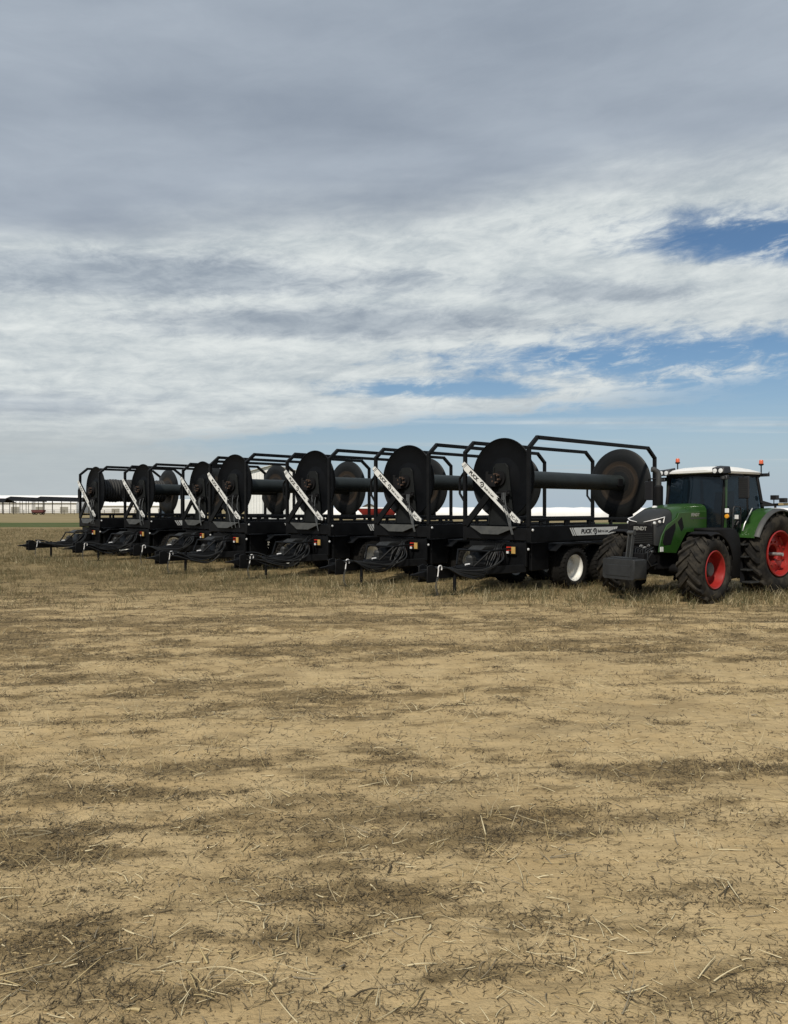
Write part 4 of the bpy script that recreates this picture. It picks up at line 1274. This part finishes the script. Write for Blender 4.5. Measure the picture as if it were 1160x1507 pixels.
# handrail and lamps in front of the door
q = MB(); q.tube([(1.48, .97, 1.66), (1.48, .99, 2.16), (1.44, .99, 2.22), (1.20, .99, 2.22), (1.16, .99, 2.16), (1.16, .97, 1.70)], .016, 8); q.build('hand_rail', 'letter_black', TR)
q = MB(); q.box(1.58, 1.64, .88, .98, 1.95, 2.17); lo = q.build('lamp_bracket', 'letter_black', TR, .01)
q = MB(); q.box(1.64, 1.66, .875, .985, 2.07, 2.18); q.build('lens', 'lens_clear', lo, .008)
q = MB(); q.lathe([(0, .055), (.03, .05), (.035, .0005)], (1.64, .93, 1.99), 'x', 12); q.build('lens', 'lens_amber', lo)
q = MB(); q.box(1.24, 1.32, .92, 1.04, 1.90, 2.03); lo = q.build('lamp_bracket', 'letter_black', TR, .01)
q = MB(); q.box(1.32, 1.335, .93, 1.03, 1.915, 2.02); q.build('lens', 'lens_clear', lo, .006)
q = MB(); q.tube([(1.28, .96, 1.72), (1.28, .98, 1.92)], .015, 6); q.tube([(1.30, .9, 1.70), (1.36, 1.0, 1.78), (1.30, 1.02, 1.86)], .02, 6); q.build('lamp_post', 'letter_black', TR)
# light bar on the rear left mudguard
q = MB(); q.beam((.10, .90, 2.26), (-1.05, 1.16, 2.30), .05, .07); q.beam((.08, .86, 2.36), (-.3, .96, 2.27), .05, .06); q.tube([(-.35, 1.0, 2.19), (-.35, 1.0, 2.29)], .03, 8)
lb = q.build('rear_light_bar', 'letter_black', TR)
q = MB(); q.box(-.32, -.18, .96, 1.12, 2.40, 2.52); q.tube([(-.25, 1.02, 2.30), (-.25, 1.02, 2.42)], .014, 6); q.build('work_light', 'letter_black', lb, .01)
q = MB(); q.box(-.62, -.48, 1.02, 1.18, 2.33, 2.45); q.build('work_light', 'letter_black', lb, .01)
q = MB(); q.box(-.72, -.30, 1.11, 1.125, 2.26, 2.32); q.build('plate', 'straw_gold', lb)
q = MB(); q.lathe([(0, .075), (.03, .07), (.045, .0005)], (-.92, 1.17, 2.31), 'y', 14); q.build('lens', 'beacon_orange', lb)


# ------------------------------------------------------------------ farmyard far behind
def at(u, y, vpx=None):
    """ground point (x,y) seen at photo column u at distance y; with a row also the height"""
    x = (u - 580) / 1088 * y
    return (x, y, CAM_H - (vpx - 747) / 1088 * y) if vpx is not None else (x, y, 0)


# long white silage bags
def bag(u0, u1, y, h, label):
    x0, x1 = at(u0, y)[0], at(u1, y)[0]
    B = empty('silage_bag', ((x0 + x1) / 2, y, 0)); L2 = (x1 - x0) / 2
    tag(B, label, 'silage bag', 'white silage bags behind the trailers')
    q = MB(); secs = []; nS_ = 40
    for k in range(nS_ + 1):
        f_ = -1 + 2 * k / nS_
        e = min(1, (1 - abs(f_)) * L2 / 2.5); sc = math.sqrt(max(.02, 1 - (1 - e) ** 2)) * (1 + .03 * math.sin(k * 2.3))
        secs.append([(f_ * L2, -1.5 * sc * math.cos(math.pi * j / 10), h * sc * math.sin(math.pi * j / 10) ** .7 if 0 < j < 10 else 0) for j in range(11)])
    q.loft(secs); q.build('plastic_skin', 'bag_white', B, 0, 60)
    for e in (-1, 1):
        q = MB(); q.lathe([(0, .30), (.3, .16), (.8, .22), (.85, .0005)], (e * (L2 - .12), 0, .30), 'x', 10, e); q.build('tied_end', 'bag_white', B)


bag(430, 903, 148, 2.25, 'long white silage bag lying behind the middle trailers')
bag(911, 1330, 143, 2.15, 'long white silage bag lying behind the tractor and the nearest trailer')

# tall white shed behind the middle trailer
B = empty('white_shed', at(404, 96)); tag(B, 'tall white metal shed standing behind the middle hose reel trailer', 'shed')
q = MB(); q.prism([(-3.9, 0), (3.9, 0), (3.9, 6.7), (0, 7.7), (-3.9, 6.7)], 'y', 0, 14); q.build('wall', 'barn_white', B)
for k in range(22):
    q = MB(); xx = -3.8 + k * .362; q.box(xx - .03, xx + .03, -.04, .0, .02, 6.72); q.build('wall_rib', 'barn_white', B)
for s in (-1, 1):
    q = MB(); q.loft([[(0, -.3, 7.74), (s * 4.2, -.3, 6.66), (s * 4.2, -.3, 6.76), (0, -.3, 7.84)], [(0, 14.3, 7.74), (s * 4.2, 14.3, 6.66), (s * 4.2, 14.3, 6.76), (0, 14.3, 7.84)]]); q.build('roof', 'barn_roof', B)
q = MB(); q.box(-1.6, 1.6, -.08, -.045, .02, 4.2); q.build('door', 'barn_roof', B)

# red grain cart with slanted hopper
B = empty('grain_cart', at(556, 118)); tag(B, 'red grain cart far behind the third trailer', 'farm cart')
q = MB(); q.loft([[(-3.3, -1.2, 2.05), (3.6, -1.2, 2.05), (3.6, 1.2, 2.05), (-3.3, 1.2, 2.05)], [(-2.2, -.7, .85), (2.4, -.7, .85), (2.4, .7, .85), (-2.2, .7, .85)]]); q.build('hopper', 'cart_red', B, .03)
q = MB(); q.box(-3.4, 3.7, -1.25, -1.19, 2.05, 2.16); q.box(-3.4, 3.7, 1.19, 1.25, 2.05, 2.16); q.box(-3.4, -3.34, -1.19, 1.19, 2.05, 2.16); q.box(3.64, 3.7, -1.19, 1.19, 2.05, 2.16); q.build('rim_rail', 'barn_white', B)
for s in (-1, 1):
    q = rib_tyre_mb(.62, .5, .3, (0, s * 1.0, .62), 20); q.build('wheel', 'rubber', B)
q = MB(); q.beam((-2.2, 0, .8), (-5.0, 0, .55), .2, .2); q.box(-2.2, 2.4, -.5, .5, .66, .86); q.build('drawbar', 'cart_red', B)

# small gabled grey house far off
def gable(name, u, y, wd, ln, eave, ridge, wall, roofm, label, cat, group=None, rz=0):
    B = empty(name, at(u, y), rz); tag(B, label, cat, group)
    q = MB(); q.prism([(-wd / 2, 0), (wd / 2, 0), (wd / 2, eave), (0, ridge), (-wd / 2, eave)], 'y', 0, ln); q.build('wall', wall, B)
    for s in (-1, 1):
        o_ = .35; dz_ = (ridge - eave) / (wd / 2)
        q = MB(); q.loft([[(0, -o_, ridge + .03), (s * (wd / 2 + o_), -o_, eave - dz_ * o_ + .03), (s * (wd / 2 + o_), -o_, eave - dz_ * o_ + .18), (0, -o_, ridge + .18)],
                          [(0, ln + o_, ridge + .03), (s * (wd / 2 + o_), ln + o_, eave - dz_ * o_ + .03), (s * (wd / 2 + o_), ln + o_, eave - dz_ * o_ + .18), (0, ln + o_, ridge + .18)]]); q.build('roof', roofm, B)
    q = MB(); q.box(-.6, .6, -.06, -.005, .02, 2.1); q.build('door', roofm, B)
    return B


gable('farm_building', 543, 240, 2.6 * 1.1 * 1.2, 9, 2.6, 3.5, 'shed_grey', 'pole_wood', 'small grey gabled building far behind the third trailer', 'building')

# white truck seen between the left trailers
B = empty('farm_truck', at(270, 110), R(8)); tag(B, 'white truck with blue cab door far behind the second trailer from the left', 'truck')
q = MB(); q.box(-1.6, 2.6, -1.1, 1.1, .95, 3.4); q.build('cargo_box', 'barn_white', B, .05)
q = MB(); q.prism([(-3.4, .7), (-1.65, .7), (-1.65, 2.6), (-2.7, 2.6), (-3.1, 1.7), (-3.4, 1.55)], 'y', -1.0, 1.0); cb = q.build('cab', 'blue_paint', B, .05)
q = MB(); q.prism([(-2.95, 1.75), (-1.9, 1.75), (-1.9, 2.4), (-2.65, 2.4)], 'y', -1.02, -1.0); q.build('window', 'tinted_glass', cb)
q = MB(); q.box(-3.3, 2.6, -.5, .5, .6, .95); q.build('chassis', 'black_matte', B)
for xx in (-2.5, 1.4):
    for s in (-1, 1):
        q = rib_tyre_mb(.48, .3, .25, (xx, s * .95, .48), 18); q.build('wheel', 'rubber', B)

# open shade roofs for cattle and long white barns at the left horizon
YB = 265
for k, (u0, u1, v0_, lab) in enumerate(((-70, 15, 732.0, 'dark open-sided shade roof at the left edge of the horizon'), (10, 62, 731.0, 'dark open-sided shade roof on the horizon, second from the left edge'), (54, 128, 731.0, 'dark open-sided shade roof on the horizon left of the leftmost trailer'))):
    y_ = YB + (8 if k % 2 else 0)
    x0, x1 = at(u0, y_)[0], at(u1, y_)[0]; zt_ = at(0, y_, v0_)[2]
    B = empty('shade_roof', ((x0 + x1) / 2, y_, 0)); tag(B, lab, 'shade roof', 'shade roofs on the left horizon'); hw_ = (x1 - x0) / 2
    q = MB(); q.loft([[(-hw_, -4, zt_ - 1.5), (hw_, -4, zt_ - 1.9), (hw_, -4, zt_ - 1.7), (-hw_, -4, zt_ - 1.3)], [(-hw_ + 1.5, 0, zt_), (hw_ - 1.0, 0, zt_ - .5), (hw_ - 1.0, 0, zt_ - .38), (-hw_ + 1.5, 0, zt_ + .12)],
                      [(-hw_, 4, zt_ - 1.5), (hw_, 4, zt_ - 1.9), (hw_, 4, zt_ - 1.7), (-hw_, 4, zt_ - 1.3)]]); q.build('roof_sheet', 'shade_roof', B)
    for j in range(6):
        xx = -hw_ + .8 + (2 * hw_ - 1.6) * j / 5
        for yy_ in (-3.7, 3.7):
            q = MB(); q.box(xx - .08, xx + .08, yy_ - .08, yy_ + .08, 0, zt_ - 1.50 - .4 * (j / 5)); q.build('post', 'pole_wood', B)


def long_barn(u0, u1, y, vt, label, group, mats=('barn_white', 'barn_white')):
    x0, x1 = at(u0, y)[0], at(u1, y)[0]; zt_ = at(0, y, vt)[2]; L_ = x1 - x0
    B = empty('long_barn', ((x0 + x1) / 2, y, 0)); tag(B, label, 'barn', group)
    q = MB(); q.prism([(-6, 0), (6, 0), (6, zt_ * .62), (0, zt_ - .05), (-6, zt_ * .62)], 'x', -L_ / 2, L_ / 2); q.build('wall', mats[0], B)
    for s in (-1, 1):
        q = MB(); q.loft([[(-L_ / 2 - .5, 0, zt_), (-L_ / 2 - .5, s * 6.6, zt_ * .58), (-L_ / 2 - .5, s * 6.6, zt_ * .58 + .12), (-L_ / 2 - .5, 0, zt_ + .12)],
                          [(L_ / 2 + .5, 0, zt_), (L_ / 2 + .5, s * 6.6, zt_ * .58), (L_ / 2 + .5, s * 6.6, zt_ * .58 + .12), (L_ / 2 + .5, 0, zt_ + .12)]]); q.build('roof', mats[1], B)
    nd = max(3, int(L_ / 9))
    for k in range(nd):
        xx = -L_ / 2 + (k + .5) * L_ / nd
        q = MB(); q.box(xx - 1.6, xx + 1.6, -6.06, -6.005, .3, zt_ * .36); q.build('opening', 'shed_grey', B)


long_barn(-160, 122, 300, 729.5, 'long white barn behind the shade roofs on the left horizon', 'white barns on the left horizon')
long_barn(128, 262, 310, 737.0, 'low white barn on the horizon between the left trailers', 'white barns on the left horizon')

# feed fence and a red machine under the shade roofs
B = empty('feed_fence', at(28, 235)); tag(B, 'low rail fence on the horizon before the shade roofs', 'fence')
for k in range(26):
    q = MB(); xx = -40 + k * 3.2; q.box(xx - .07, xx + .07, -.07, .07, 0, 1.5); q.build('post', 'pole_wood', B)
for z_ in (.5, .95, 1.4):
    q = MB(); q.box(-40.2, 40.2, -.12, -.075, z_, z_ + .12); q.build('rail', 'pole_wood', B)
B = empty('red_wagon', at(57, 228)); tag(B, 'small red wagon on the left horizon under the shade roofs', 'wagon')
q = MB(); q.prism([(-1.7, .7), (1.7, .7), (1.9, 1.5), (-1.9, 1.5)], 'y', -.9, .9); q.build('bed', 'wagon_red', B, .03)
q = MB(); q.box(-1.6, 1.6, -.4, .4, .5, .7); q.beam((-1.6, 0, .6), (-3.0, 0, .5), .1, .1); q.build('frame', 'black_matte', B)
for xx in (-1.1, 1.1):
    for s in (-1, 1):
        q = rib_tyre_mb(.38, .25, .2, (xx, s * .8, .38), 14); q.build('wheel', 'rubber', B)
